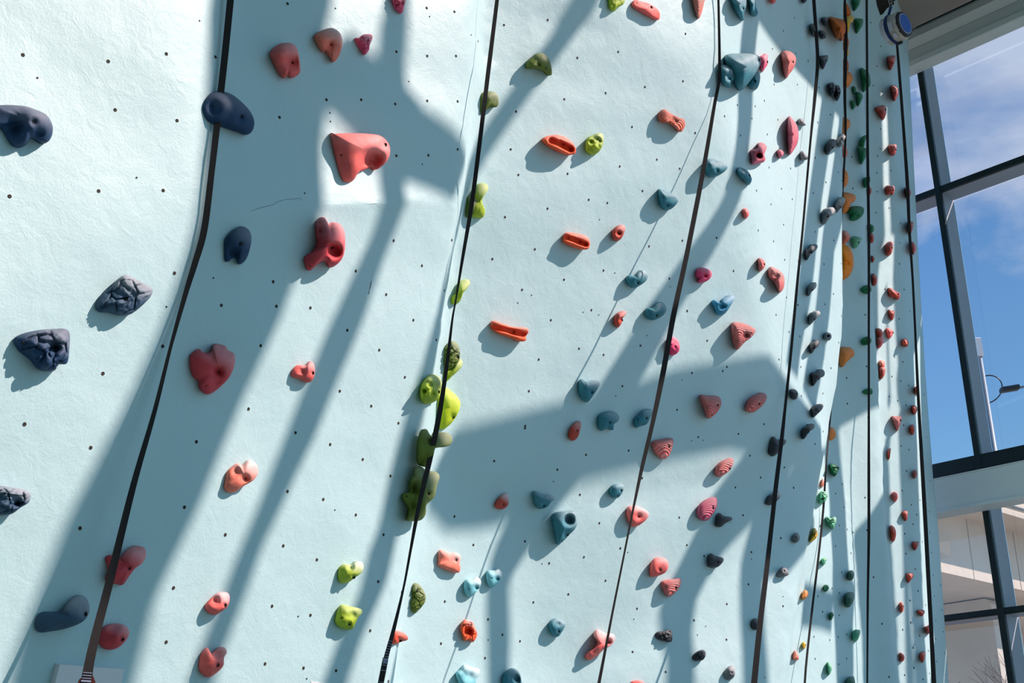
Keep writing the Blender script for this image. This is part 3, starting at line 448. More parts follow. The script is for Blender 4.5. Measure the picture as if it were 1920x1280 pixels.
K|charcoal|0.12|s|black thumb-shaped|1522.2,776 1523.1,762.6 1530.3,759 1539.3,756.6 1543.8,759.9 1542,766.2 1535.7,773.3 1524.9,782.9|1533.9,770.6|
K|charcoal|0.13|s|charcoal long-tipped|1503.4,812 1504.3,803 1512.3,797.6 1521.3,793.6 1527.6,796.7 1525.8,803 1517.7,809.3 1506.9,823.3|1514.5,809.3|
K|charcoal|0.1|s|black pointed hold cut by the top edge|1503.4,0 1506.9,6.3 1513.2,0 1512.3,-5.4 1503.4,-5.4||
K|grey|0.1|r|cracked grey under the strap|1519.5,46.7 1524.9,44 1530.3,44.9 1532.5,52.1 1531.2,61.1 1527.1,69.7 1523.1,64.7||
K|charcoal|0.1|s|dark grey oval|1541.1,33.2 1547.4,32 1551.9,34.1 1552.2,42.2 1547.4,49.4 1543.8,44.9||
K|charcoal|0.1|s|dark grey square-topped|1536.6,57.5 1542.9,57.1 1548.3,62 1548.8,70.1 1544.7,72.8 1540.2,71.9||
K|charcoal|0.1|s|charcoal arrowhead|1536.2,106 1542.9,104.2 1551.9,103.6 1552.4,111.4 1548.3,120.4 1543.8,129.7 1540.2,122.1|1547.7,112.8|
K|charcoal|0.1|r|mottled charcoal|1552.4,158.1 1557.2,155.4 1562.6,154.8 1566.2,161.7 1565.9,170.6 1559.9,182.3 1556.3,174.2||
K|charcoal|0.1|r|mottled charcoal pointed|1564.4,167.1 1568,159.9 1573.4,160.8 1576.5,170.6 1574.3,181.4 1569.8,189.2 1565.3,177.8|1573,173.9|
K|amber|0.2|v|large amber faceted|1555.4,32 1569.8,34.1 1580.6,36.8 1586.9,43.1 1587.8,55.7 1585.1,66.5 1577.9,77.2 1576.1,72.8 1569.8,72.8 1564.4,62.9 1559,48.5||
F|amber|0.3|s|brown-orange bulging|1578.8,7.2 1587.8,6.8 1593.2,16.2 1595.5,25.1 1591.4,32.3 1586.9,33.2 1578.8,26.9||
F|yellow|0.3|s|bright yellow lobed|1582.4,34.1 1595,27.8 1601.3,33.2 1598.6,41.3 1594.1,43.1 1592.3,55.7 1587.8,62.9 1580.6,53.9||
F|amber|0.2|s|brown-orange sliver|1578.8,71.9 1588.7,71 1591.7,77.2 1591,86.2 1587.8,95.2 1578.8,93.4||
F|yellow|0.2|s|yellow sliver|1580.6,97 1590.5,92.5 1591.7,98.8 1588.7,106 1580.6,105.1||
F|amber|0.2|s|brown-orange narrow|1579.7,111.4 1588.7,112.3 1591.4,122.1 1589.6,132.9 1579.7,132.9||
F|tan|0.3|s|orange-tan domed|1577,135.6 1589.6,133.8 1596.8,139.2 1598.9,147.3 1595,157.2 1587.8,164.4 1577,164.4||
F|tan|0.25|s|orange-tan lobed|1577.9,222.5 1587.8,221.9 1594.1,226.9 1594.4,235.9 1588.7,243.1 1586,249.4 1577.9,248.5||
F|salmon|0.2|s|coral sliver|1578.8,271.9 1586,274.5 1589.6,286.2 1586,293.9 1578.8,293.4||
F|tan|0.2|s|orange-tan slim domed|1577.9,317.7 1587.8,321.3 1591,334.7 1586.9,348.2 1577.9,349.1||
F|tan|0.3|s|orange-tan drooping|1577,363.5 1595,362 1603.9,367.1 1603.9,375.1 1595.9,381.4 1592.3,390.4 1587.8,397.6 1577,397.6||
F|salmon|0.2|s|coral pointed sliver|1579.7,434.1 1587.8,433.2 1594.6,443.1 1589.6,452.1 1579.7,457.5||
F|brightorange|0.4|s|bright orange pumpkin-like|1575.2,461.1 1587.8,460.2 1595,467.4 1599.5,479 1600.4,497 1596.8,509.6 1588.7,520.4 1575.2,520.4||1589.6,493.4,4.5,0.2
F|tan|0.4|s|big orange-tan dome|1575.2,652.1 1586,650.3 1595,651.2 1601.3,657.5 1602.1,665.6 1595,671.9 1587.8,679 1578.8,688 1571.6,671.9||
F|tan|0.3|s|orange-tan dome with a shaded base|1548.3,803 1558.1,800.8 1564.4,803.9 1567.7,813.8 1564.4,821.8 1553.6,827.2 1544.7,815.6||
F|green|0.12|s|dark green hold cut by the top edge|1598.2,0 1600.4,14.4 1602.1,20.7 1609.3,12.6 1613.8,0 1612.9,-5.4 1598.2,-5.4||
F|green|0.14|s|green pointed|1602.1,35.9 1612.9,34.7 1618.3,36.8 1617.4,46.7 1611.1,57.5 1606.3,62.3 1603.9,50.3||
F|green|0.15|s|tall dark green|1613.5,127.9 1621.9,130.2 1629.1,136.5 1632.1,149.1 1631.8,159.9 1625.5,167.1 1618.3,172.1 1615.6,152.7||
F|green|0.1|s|tiny green|1597.7,162.2 1603,162.6 1605.2,168.9 1601.3,176.9 1598,170.6||
F|green|0.12|s|green half-moon|1605.2,172.1 1612.9,174.2 1618,179.6 1615.6,188.6 1609,199.4 1606.6,188.6||
F|green|0.1|s|small green chip-like|1595,188.3 1602.1,189.5 1604.8,194 1603,201.2 1598.6,205.7 1596.8,197.6||
F|green|0.12|s|green fin-shaped|1612.6,275.4 1612.6,262.9 1618.3,255.7 1623.7,252.6 1625.1,257.5 1621.9,266.5 1619.2,276.3||
F|green|0.13|s|green tooth-shaped|1609.3,274.5 1620.1,276.3 1625.5,280.8 1623.7,293.4 1619.2,302.4 1615.1,308.1 1612,295.2||
F|green|0.12|s|green hold crossed by the strap|1619.2,334.7 1623.7,332 1629.1,330.2 1631.8,332.9 1630.9,341.9 1622.8,352.3 1620.1,347.3||
F|green|0.15|s|dark green double-lobed|1587.8,395.8 1595,387.7 1605.7,385.9 1618.3,388.6 1620.1,397.6 1614.7,406.6 1605.7,412.9 1596.8,413.2 1593.2,410.2 1594.1,402.1|1607.5,403.9|
F|jade|0.14|s|grey-green shield-shaped|1595.9,447.6 1598.6,443.1 1605.7,442.8 1616.5,447.1 1612.9,453.9 1608.4,462 1603,465.2 1598.6,462.9|1609,453.9|
G|green|0.14|s|green sliver|1630,420.7 1637.2,422.5 1639,428.7 1636.6,435 1630,435||
F|green|0.12|s|emerald rocky|1613.5,542.8 1617.4,537.4 1625.5,533.8 1632.7,536.5 1633.6,545.5 1627.3,550.9 1618.3,548.7|1624.2,541.9|
F|green|0.12|r|emerald angular|1614.7,638.6 1620.1,632.3 1627.3,630.5 1633.6,635 1632.7,643.1 1620.1,647.2|1625.5,636.8|
F|green|0.12|s|emerald barrel-shaped|1616.9,734.7 1621.9,729.7 1629.1,727.5 1635.4,729.3 1635.9,737.4 1629.1,739.8 1621,738|1628.7,733.3|
H|green|0.14|r|dark green jagged|1555.4,870.3 1562.6,869.4 1573.4,875.7 1571.6,882.9 1565.9,892.8 1559,887.4 1556.9,879.3||
H|jade|0.13|r|pale jade rocky|1539.3,920.6 1549.2,921.5 1552.2,927.8 1548.3,938.6 1540.2,943.4 1536,940.4 1537.5,929.6||
H|jade|0.14|r|jade angular|1549.2,968.2 1557.2,970.5 1566.2,968.7 1568.4,976.3 1564.4,986.2 1561.7,991.9 1555.4,985.3 1550.1,978.1||
H|jade|0.1|s|small jade tooth-shaped|1540.2,1050 1542,1046.4 1549.2,1045.5 1549.2,1051.8 1544.3,1059.5 1541.4,1056.3||
H|darkgreen|0.13|s|dark mottled green|1589,1077.8 1591.4,1070.7 1597.7,1068.5 1601.3,1075.1 1600,1084.1 1595,1088.1 1589.9,1085||
H|green|0.1|s|small round green|1544.1,1102.1 1545,1097.1 1549.2,1095.4 1553.6,1098.5 1553.3,1104.8 1549.2,1108.9 1545,1106.6|1551.9,1102.5|
H|darkgreen|0.15|s|large dark green egg-shaped|1584.2,1121.9 1586,1112.9 1595,1109.3 1601.3,1112 1601.3,1121.9 1596.8,1132.6 1591.4,1138.4 1585.1,1132.6||
H|green|0.1|s|little green drop-shaped|1555.1,1154.2 1556.3,1148.8 1560.8,1147 1563,1152.4 1560.8,1158.7 1557.6,1162.6|1561.7,1152.9|
H|jade|0.13|s|muted green oval|1598,1188.3 1600.4,1182 1605.7,1179.3 1612.9,1181.1 1612.6,1188.3 1608.4,1199.1 1603.9,1201.8 1598.6,1197.3|1607.9,1188|
H|jade|0.12|s|narrow jade|1551,1244 1552.8,1240 1558.1,1245.8 1559.9,1253 1557.6,1260.2 1554.2,1265.2 1552.2,1256.6||
H|darkgreen|0.13|s|dark green hold at the bottom edge|1586,1276.3 1591.4,1270 1598.6,1267.4 1601.8,1270 1602.1,1283.5 1587.8,1287.1||
H|yellow|0.12|r|pale yellow crumpled|1518.6,1015.8 1523.1,1001.4 1526.7,989.2 1532.1,996 1533,1003.2 1527.6,1011.3||
H|tan|0.1|s|tan ring-like|1503.4,1122.8 1505.1,1109.3 1511.4,1105.7 1515.4,1112 1513.2,1118.3 1508.7,1122.8||
H|yellow|0.09|s|small bright yellow|1503.9,1208.1 1506.9,1202.1 1511.4,1208.1 1510.5,1212.6 1506.9,1216.5|1510,1208.6|
H|salmon|0.1|s|thin peach sliver|1539.3,913.4 1542,897.2 1545.6,900.8 1544.7,909.8||
G|brick|0.13|s|red-brick bell-shaped|1664.7,106.9 1670.4,104.5 1678.5,103.8 1679.4,109.6 1676.7,119.5 1670,132 1665.9,122.1|1673.1,118.2|
G|brick|0.13|s|red half-disc|1670.9,160.8 1679.4,161.1 1684.8,167.1 1684.4,176 1677.2,189.9 1674,179.6||
G|brick|0.14|s|red triangular|1640.4,202.1 1650.6,197.6 1657.8,197.2 1662,203 1661.4,213.8 1656.9,224.2 1652.4,221.8 1645.3,211.1|1659.6,204.8|
G|brick|0.13|s|red thimble-shaped|1665.9,273.6 1672.2,271 1680.3,270.6 1681.5,277.2 1678.5,288.9 1673.1,292 1668.6,288|1678.1,280.5|
G|brick|0.12|s|red tooth-like notched|1661.1,349.1 1668.6,347.8 1676.7,349.5 1677.1,357.2 1674,365.6 1669.5,362.6 1665.9,365.6 1661.4,363.5|1673.6,356.3|
N|brick|0.15|s|dark red disc under the last strap|1697.4,352.7 1702.7,351.8 1708.1,358.1 1706.7,367.1 1702.7,373.9 1699.1,365.3||
N|brick|0.15|s|dark red wedge|1703.6,416.2 1709,414.9 1713.2,418 1710.8,430.5 1706.3,439.9 1704.5,428.7||
G|brick|0.13|s|frosted red oval|1660,462.9 1662.3,455.7 1668.6,452.1 1674.4,453.9 1674.5,462.9 1671.3,475.4 1665,479.6 1661.1,473.6|1671.3,464.7|
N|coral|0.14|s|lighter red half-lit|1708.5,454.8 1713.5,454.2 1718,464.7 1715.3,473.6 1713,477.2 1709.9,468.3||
G|brick|0.15|s|slim red sliver beside the green one|1631.8,436.8 1637.7,439.5 1638.4,448.5 1636.3,454.8 1631.8,453.9||
G|brick|0.15|s|red sliver beside the strap|1628.2,349.1 1633.6,352.7 1633.6,359.9 1630,366.2||
G|brick|0.12|s|tiny red sliver|1634.5,479 1639.5,482.6 1639,488.9 1635.4,491.6||
G|brick|0.14|s|narrow red leaf-like|1635.9,513.2 1643.5,516.8 1644.9,523.9 1642.6,533.8 1636.3,533.8||
G|brick|0.14|s|two-lobed brick-red|1665,540.1 1672.2,541 1679.4,545.5 1686.6,550 1687.5,556.3 1683,562 1675.8,557.7 1667.7,555.4|1683.9,551.8|
G|brick|0.12|s|dull red tapered|1665.9,580.5 1672.2,582.3 1677.2,582.3 1676.7,592.2 1672.6,600.6 1667.7,594||
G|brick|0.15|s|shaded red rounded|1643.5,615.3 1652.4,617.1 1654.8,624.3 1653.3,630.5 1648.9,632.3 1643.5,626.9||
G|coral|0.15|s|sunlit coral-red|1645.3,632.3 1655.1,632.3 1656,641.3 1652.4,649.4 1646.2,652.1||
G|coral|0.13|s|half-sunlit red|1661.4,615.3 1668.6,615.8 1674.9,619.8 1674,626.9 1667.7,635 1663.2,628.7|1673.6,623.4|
N|brick|0.12|s|dark red egg-shaped|1690.7,641.3 1693.8,635 1700,635 1703.6,642.2 1701.8,648.5 1696.5,650.3 1692.5,647.6||
G|salmon|0.14|s|pale coral stub|1648.9,676.3 1657.8,675.4 1659.3,682.6 1657.8,688 1649.8,688||
G|brick|0.15|s|dusky red pointed|1648.9,688.9 1659.6,688.4 1660,697 1656.9,706 1650.6,710.5||
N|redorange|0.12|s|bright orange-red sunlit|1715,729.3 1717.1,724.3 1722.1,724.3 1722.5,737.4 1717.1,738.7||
N|brick|0.12|s|dark red leaf-shaped|1709.9,761.7 1712.6,759 1718.9,762.6 1719.4,770.6 1714.4,777.8 1710.8,771.5||
G|coral|0.14|t|striped coral shield|1671.8,780.5 1679.4,780.2 1689.8,780.5 1689.3,790.4 1685.7,801.2 1682.1,808 1676.7,795.8|1687.5,787.7|
N|brick|0.12|s|dark red oval|1706,799.4 1711.7,795.4 1715.3,801.2 1714.4,810.2 1710.5,815.6 1706.7,808.4||
G|brick|0.12|s|thin maroon curled|1663.6,846.9 1666.8,841.2 1670.4,840.7 1669.5,850.5 1668.3,858.6 1665,861.3||
N|brick|0.12|t|maroon ridged oval|1711.7,886.5 1713.5,881.4 1718.5,881.1 1719.3,891.9 1715.3,896.9 1712.1,892.8||
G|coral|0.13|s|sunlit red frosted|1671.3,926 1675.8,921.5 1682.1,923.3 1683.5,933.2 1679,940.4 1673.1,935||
N|brick|0.12|s|red mitten-shaped|1691.6,960.1 1697.4,956.9 1702.2,959.2 1701.3,970.9 1698.3,976.3 1695.6,973.6||
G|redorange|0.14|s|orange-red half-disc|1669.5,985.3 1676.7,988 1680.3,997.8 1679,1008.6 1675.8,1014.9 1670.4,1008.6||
N|brick|0.12|s|red heart-shaped|1711.2,1015.8 1717.1,1014.9 1723.4,1015.8 1720.7,1024.8 1715.7,1031.6 1712.3,1026.6||
N|brick|0.12|s|red triangular shaded|1699.1,1080.5 1700,1075.1 1706.3,1073.4 1713,1075.1 1711.7,1082.3 1707.2,1087.7 1703.3,1092.6 1700.6,1087.7||
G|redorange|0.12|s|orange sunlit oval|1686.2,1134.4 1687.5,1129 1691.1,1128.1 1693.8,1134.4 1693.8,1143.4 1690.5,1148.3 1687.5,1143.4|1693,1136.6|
N|brick|0.12|s|flat-topped maroon|1719.4,1144.3 1724.3,1142.5 1732.4,1143.4 1733.8,1147.9 1728.8,1155.1 1722.5,1150.6||
N|brick|0.12|s|maroon hold touching the last strap|1733.6,1175.7 1738.7,1173 1744.1,1171.3 1744.4,1179.3 1741.4,1188.3 1737.8,1186.5||
G|brick|0.14|s|round brown-red|1686.6,1223.3 1693.8,1226 1696.1,1231.4 1693.8,1238.6 1687.5,1239.5||
N|brick|0.12|s|maroon claw-shaped|1723.8,1229.6 1726.1,1223.3 1734.2,1220.6 1734.7,1229.6 1731.5,1240.4 1729.7,1241.8 1724.7,1235||
"""
NUTS = "43,103 203,115 312,101 216,206 332,226 18,368 185,358 306,357 404,107 327,512 305,649 193,700 46,795 170,839 150,990 539,7 524,220 612,187 677,187 741,195 801,189 858,190 743,97 800,15 852,22 896,77 801,105 855,105 803,291 743,292 858,280 512,528 738,451 847,450 667,508 791,498 724,552 833,545 582,577 518,574 651,619 775,600 711,656 818,637 637,733 759,707 696,761 554,811 619,833 747,793 680,861 539,921 606,936 667,965 732,892 719,1002 594,1049 531,1023 510,1136 582,1153 709,1090 753,1110 694,1182 569,1252 630,1257 728,1277 414.9,572.3 488.7,647.9 465.9,766.4 368.1,827.9 345.6,950.6 422.3,1002.3 325.2,1101.8 311.5,1203.4 496.8,1244.2 945,46.9 1026.9,37.5 1082.5,108.4 1159.1,97.2 1058.1,185.9 1135.6,174.4 1209.1,163.1 1280.6,152.2 1285.3,63.4 967.5,209.1 957.5,280 971.9,327.8 1064.1,325.6 1185,237.8 1231.6,299.1 1161.9,311.9 1103.8,374.4 1138.8,380.3 1026.6,390.9 1303.4,249.4 1274.4,316.2 1204.7,357.8 946.9,406.9 1002.8,467.2 923.1,485.3 1057.5,524.1 1131.6,506.9 978.8,543.1 1216.9,461.6 1279.4,450.9 1255,522.2 1108.8,581.2 1032.8,600 1085.6,653.4 1131.6,665 1010,673.8 1200.6,647.8 1288.4,583.1 991.6,733.1 1166.9,723.8 1297.2,699.1 1269.4,768.1 984.7,798.4 926.5,864.1 984.2,802.6 1098.6,852.5 1045,880.2 984.2,1014.5 1029.6,1055.7 1087.3,927.1 1123.7,980.4 1094.8,1044.1 1135.3,1088.3 1065.6,1113.8 1000,1128.8 1163.1,1027.6 851.9,968 887.5,1021.2 833.9,1127.3 826.7,1206.1 914.9,1160.7 941.9,1189.6 974.9,1201.6 909.2,1233.4 1178.6,844.6 1204.1,896 1309.1,819.1 1384.5,813.1 1406.2,854 1378.8,913.6 1426.1,894.9 1273.5,969.9 1287.7,1021.6 1162.9,1027.6 1393.1,965.7 1320,1042.2 1488,914.4 1470.7,876.1 1408.8,1034.7 1403.2,1095.1 1464,1008.5 1362.7,1132.2 1301.2,1162.6 1194.4,1140.8 1362,1198.6 1186.1,1221.8 1248,1259.3 1468.1,1136 1285.3,63.4 1489.7,33.4 1468.4,57.8 1448.1,91.6 1492.5,100 1515.3,114.1 1535.6,164.1 1451.2,158.4 1433.1,188.8 1382.5,196.9 1458.4,224.4 1415.9,199.4 1409.7,222.2 1438.4,251.9 1358.4,217.8 1388.4,254.1 1533.1,229.7 1557.2,215 1528.4,295.6 1441.9,314.1 1482.2,315.6 1465.3,353.8 1418.4,357.2 1445.6,382.8 1485.3,373.4 1571.6,322.8 1524.7,361.9 1303.4,249.1 1548.1,341.6 1343.4,445.9 1375.3,507.8 1469.1,421.2 1421.6,431.9 1450.3,452.2 1471.2,486.9 1528.4,434.4 1563.4,450.6 1545,495.3 1474.4,557.5 1455,590 1479.1,621.9 1499.7,630.6 1495.9,571.9 1562.8,550.9 1546.6,570.6 1325.9,638.4 1362.8,687.5 1297.2,699.1 1355,695.3 1432.2,795 1460.6,673.8 1482.5,672.8 1502.5,742.2 1558.1,690 1501.2,687.8 1288.4,582.5 1632.3,42.6 1651.5,86.8 1644.2,123.9 1637.2,160.4 1653.5,171.9 1535.7,164.2 1556.7,215 1515.4,114.1 1494.9,158.6 1651,241.7 1650.3,278.5 1645.6,292 1670.4,319.5 1643.8,323.9 1644.5,359.3 1667.2,390 1642.6,398.5 1597.1,293.9 1598.9,353.2 1548.8,341.9 1571.6,323 1533,229.3 1528.3,296.1 1688.4,418.6 1524.9,362 1578.3,338.3 1688.4,418.5 1687.5,455.1 1686.2,494.7 1695.2,542.8 1706,583 1685.7,597.6 1659.1,542.3 1622.4,590 1563.2,450.8 1544.7,495.2 1577,493.9 1562.6,550.9 1546.6,570.1 1496.2,571.5 1577.2,591.8 1677.1,668.8 1692.5,678.3 1672.2,705.6 1688.4,714.4 1703.3,722.5 1667.4,743.2 1683.3,751.4 1698.8,759.5 1587.4,708.3 1625,686.8 1588.7,756.5 1627.3,782.3 1557.8,689.8 1572.7,642.2 1542.9,737.4 1502.6,742.3 1543.1,808.7 1694.3,796.9 1732.4,739.2 1721.6,695.2 1716.8,623 1728.2,775.1 1737.8,819.1 1723.4,812.3 1621.9,932.6 1625.5,993.7 1689.3,835.6 1704.2,842.8 1699.5,882.7 1691.4,919.5 1708.7,946.1 1718.5,964.6 1711.7,982.4 1696.5,1000.3 1698.4,1037.7 1743.5,901.7 1742.3,958.9 1743.5,998.2 1746.4,1035.6 1528.1,832 1487.9,914.1 1566.6,925.1 1573.4,984.7 1566.4,1023.5 1579.3,907.5 1582.4,950.8 1588.3,992.1 1599.1,997.8 1595.5,1036.8 1724.7,937.1 1729.3,1015.3 1637.7,1081.8 1653.7,1169.1 1667,1268.6 1577.9,1072.5 1573.9,1111.3 1573.2,1153.1 1587.4,1188.9 1559.9,1102.8 1533.4,1117.5 1542.3,1146.6 1526.2,1193.3 1555.6,1199.5 1528.1,1234.7 1572.2,1244.9 1587.4,1234.3 1571.6,1193.9 1509.5,1263 1716,1066.5 1721.2,1107.3 1706,1125.4 1735.1,1133.9 1707.6,1166.8 1724.1,1191.4 1712.1,1214.2 1740.5,1219.6 1713.5,1251.7 1743,1262 1730.4,1273.3 1749.4,1077.8 1763.5,1096.9 1751.6,1117 1765.6,1143.2 1754.8,1162.6 1768.3,1184 1754.3,1197.3 1770.5,1223.7 1756.3,1239.5 1772.4,1264.3 1696.1,1265.2 1692.5,1180.1"
SMALL_NUTS = "70,146 374,39 256,333 312,575 400,521 489,648 628.9,15.8 883.2,65.5 766.3,152.9 618.4,211.7 619.4,227.8 805.3,31.2 791.5,307.8 571.4,362.2 627.7,955.9 559.1,1155.2 574.9,1272 970.9,567.8 996.6,553.1 1093.4,585 1122.5,590 1124.1,411.6 1152.8,511.6 1212.8,628.8 1154.4,741.6 1278.4,711.9 1256.6,537.5 1296.7,826.2 1318.1,825.1 1177.1,1035.1 1188.4,1160 1307.6,1190 1323,1173.8 1408.8,1047.8 1468.1,1118 1433.6,1269.4 1037.5,902.4 1016.1,1056.5 915.2,1199.3"

# ------------------------------------------------------------------ the faceted climbing wall
# corner points are given as directions seen from the standing point; the distances are solved so that
# every facet comes out flat with the wanted heading and overhang
V = {}
def chain(pref, pts):
    out = []
    for i, p in enumerate(pts):
        V[pref + str(i)] = p; out.append(pref + str(i))
    return out
aL = chain('aL', [(-420, -300), (-420, 620), (-420, 1600)])
aE = chain('aE', [(428, -300), (399, 0), (392, 210), (385, 400)])
aC = chain('aC', [(0, 535), (230, 482)])
bC = chain('bC', [(345, 540), (300, 690), (240, 900), (200, 1080), (152, 1280), (75, 1600)])
bL = chain('bL', [(440, -300), (409, 0), (400, 210)])
bM = chain('bM', [(560, 378), (740, 380)])
bE = chain('bE', [(925, -300), (912, 0), (910, 120), (903, 200), (884, 372), (862, 500), (848, 600), (836, 700), (824, 800), (815, 880), (792, 1000), (776, 1120), (754, 1280), (700, 1600)])
cL = chain('cL', [(890, -300), (880, 0), (876, 120), (870, 200), (850, 372), (825, 500), (808, 600), (798, 700), (788, 800), (780, 880), (760, 1000), (745, 1120), (722, 1280), (668, 1600)])
cT = chain('cT', [(1085, -300), (1128, 20), (1235, 75), (1342, 125)])
dT = chain('dT', [(1400, -300)])
cR = chain('cR', [(1350, 200), (1375, 300), (1395, 380), (1418, 500), (1436, 620), (1480, 740), (1547, 880)])
eR = chain('eR', [(1440, 985), (1300, 1090), (1180, 1170), (1060, 1260)])
V['eBx'] = (1050, 1330); V['eBy'] = (1052, 1600)
eL = chain('eL', [(900, 960), (945, 1030), (985, 1150), (1025, 1280)])
dE = chain('dE', [(1589, -110), (1587, 0), (1586, 200), (1586, 380), (1587, 600), (1578, 700), (1562, 800)])
eE = chain('eE', [(1530, 1000), (1510, 1110), (1487, 1280), (1440, 1600)])
fL = chain('fL', [(1567, -110), (1562, 0), (1560, 200), (1560, 380), (1560, 600), (1552, 700), (1540, 790)])
hL = chain('hL', [(1525, 880), (1508, 1000), (1486, 1110), (1462, 1280), (1410, 1600)])
hC = chain('hC', [(1570, 850), (1592, 920), (1602, 1010), (1613, 1110), (1627, 1280), (1660, 1600)])
fE = chain('fE', [(1624, -110), (1625, 0), (1627, 200), (1630, 430), (1640, 520), (1647, 600), (1655, 750), (1664, 900), (1677, 1100), (1692, 1280), (1722, 1600)])
gL = chain('gL', [(1608, -110), (1609, 0), (1611, 200), (1613, 430), (1622, 520), (1630, 600), (1638, 750), (1646, 900), (1658, 1100), (1672, 1280), (1700, 1600)])
gC = chain('gC', [(1664, -110), (1670, 60), (1682, 290), (1700, 560), (1712, 800), (1728, 1100), (1740, 1280), (1765, 1600)])
gE = chain('gE', [(1699, -110), (1703, 90), (1713, 300), (1723, 500), (1735, 700), (1750, 900), (1757, 960), (1764, 1060), (1776, 1240), (1800, 1600)])
rev = lambda s: list(reversed(s))
PANELS = [
 ('A_up', [aL[0]] + aE + [aC[1], aC[0], aL[1]], (130, 0.5)),
 ('A_lo', [aL[1], aC[0], aC[1], aE[3]] + bC + [aL[2]], (121, 11)),
 ('B_up', [bL[0]] + bE[:5] + [bM[1], bM[0], aE[3], bL[2], bL[1]], (127.5, 1)),
 ('B_lo', [aE[3], bM[0], bM[1]] + bE[4:] + rev(bC), (122.5, 11.5)),
 ('C', cL[:10] + eL + ['eBx'] + rev(eR) + rev(cR) + rev(cT), (133, 15.5)),
 ('C_top', cT + [dT[0]], (135, 3)),
 ('D', [dT[0]] + dE + [cR[6]] + rev(cR[:6]) + [cT[3]], (117, 13)),
 ('E_l', cL[9:] + ['eBy', 'eBx'] + rev(eL), (124, 3)),
 ('E_r', ['eBx'] + rev(eR) + [cR[6]] + eE + ['eBy'], (140, 4)),
 ('F', fL + hC + rev(fE), (145, 4)),
 ('H', [fL[6]] + hL + rev(hC), (118, 1)),
 ('G_l', gL + rev(gC), (139, 3)),
 ('G_r', gC + rev(gE), (118, 3)),
]
LINKS = [(cL[i], bE[i], 0.25, 1.5) for i in range(1, 9)] + [(cL[i], bE[i], 0.30, 1.5) for i in range(9, 13)]
LINKS += [(fL[i], dE[i], 0.8, 1.5) for i in range(1, 7)] + [(hL[i + 1], eE[i], 0.45, 1.5) for i in range(4)] + [(gL[i], fE[i], 0.4, 1) for i in range(1, 10)] + [ (bL[1], aE[1], 0.22, 3), (bL[2], aE[2], 0.12, 3)]
vnames = list(V); vix = {n: i for i, n in enumerate(vnames)}
NV = len(vnames)
VD = np.array([ray(*V[n]) for n in vnames])
def heading(az, ph):
    a, p = math.radians(az), math.radians(ph)
    return np.array([math.cos(p) * math.sin(a), math.cos(p) * math.cos(a), -math.sin(p)])
def solve(normals):
    rows, rhs = [], []
    for k, (nm, vl, _) in enumerate(PANELS):
        n = normals[k]
        for v in vl:
            r = np.zeros(NV + len(PANELS)); r[vix[v]] = n @ VD[vix[v]]; r[NV + k] = -1
            rows.append(r); rhs.append(-(n @ CAM))
    for b_, f_, d_, w_ in LINKS:
        r = np.zeros(NV + len(PANELS)); r[vix[b_]] = w_; r[vix[f_]] = -w_; rows.append(r); rhs.append(w_ * d_)
    r = np.zeros(NV + len(PANELS)); r[vix[aC[0]]] = 10; rows.append(r); rhs.append(62.0)
    sol = np.linalg.lstsq(np.array(rows), np.array(rhs), rcond=None)[0]
    return CAM + VD * sol[:NV, None]
def fitted(VP, vl):
    Q = VP[[vix[v] for v in vl]]; c = Q.mean(0); n = np.linalg.svd(Q - c)[2][2]
    return c, (-n if n @ (CAM - c) < 0 else n)
wanted = [heading(*p[2]) for p in PANELS]
normals = list(wanted)
for _ in range(14):
    VP = solve(normals)
    nn = [fitted(VP, vl)[1] * 0.7 + wanted[k] * 0.3 for k, (nm, vl, _w) in enumerate(PANELS)]
    normals = [v / np.linalg.norm(v) for v in nn]
PLANE = {}
for nm, vl, _ in PANELS:
    Q = VP[[vix[v] for v in vl]]; c = Q.mean(0); n = np.linalg.svd(Q - c)[2][2]
    if n @ (CAM - c) < 0: n = -n
    PLANE[nm] = (c, n)
def on_panel(nm, x, y, off=0.0):
    c, n = PLANE[nm]; d = ray(x, y)
    t = ((c - CAM) @ n + off) / (d @ n)
    return CAM + d * t

wb = bmesh.new()
bv = [wb.verts.new(p) for p in VP]
def face(ids):
    try: wb.faces.new([bv[vix[i]] for i in ids])
    except ValueError: pass
for nm, vl, _ in PANELS:
    px = [Vector((V[v][0], V[v][1], 0)) for v in vl]
    for tri in tessellate_polygon([px]):
        face([vl[i] for i in tri])
def strip(front, back):
    for i in range(len(front) - 1):
        if front[i + 1] == back[i + 1]: face([front[i], front[i + 1], back[i]])
        else: face([front[i], front[i + 1], back[i + 1], back[i]])
strip(aE, bL + [aE[3]])
strip(bE, cL)
strip(dE, fL)
face([dE[6], cR[6], hL[0], fL[6]])
strip([cR[6]] + eE, hL)
strip(fE, gL)
bmesh.ops.recalc_face_normals(wb, faces=wb.faces)
for _ in range(7):
    long_ = [e for e in wb.edges if e.calc_length() > 0.24]
    if not long_: break
    bmesh.ops.subdivide_edges(wb, edges=long_, cuts=1, use_grid_fill=False)
    bmesh.ops.triangulate(wb, faces=wb.faces)
inner = [v for v in wb.verts if not v.is_boundary]
for _ in range(5):
    bmesh.ops.smooth_vert(wb, verts=inner, factor=0.5, use_axis_x=True, use_axis_y=True, use_axis_z=True)
wb.normal_update()
fn = sum((f.normal * f.calc_area() for f in wb.faces), Vector())
if fn.dot(Vector((0.8, -0.6, 0))) < 0:
    bmesh.ops.reverse_faces(wb, faces=wb.faces)
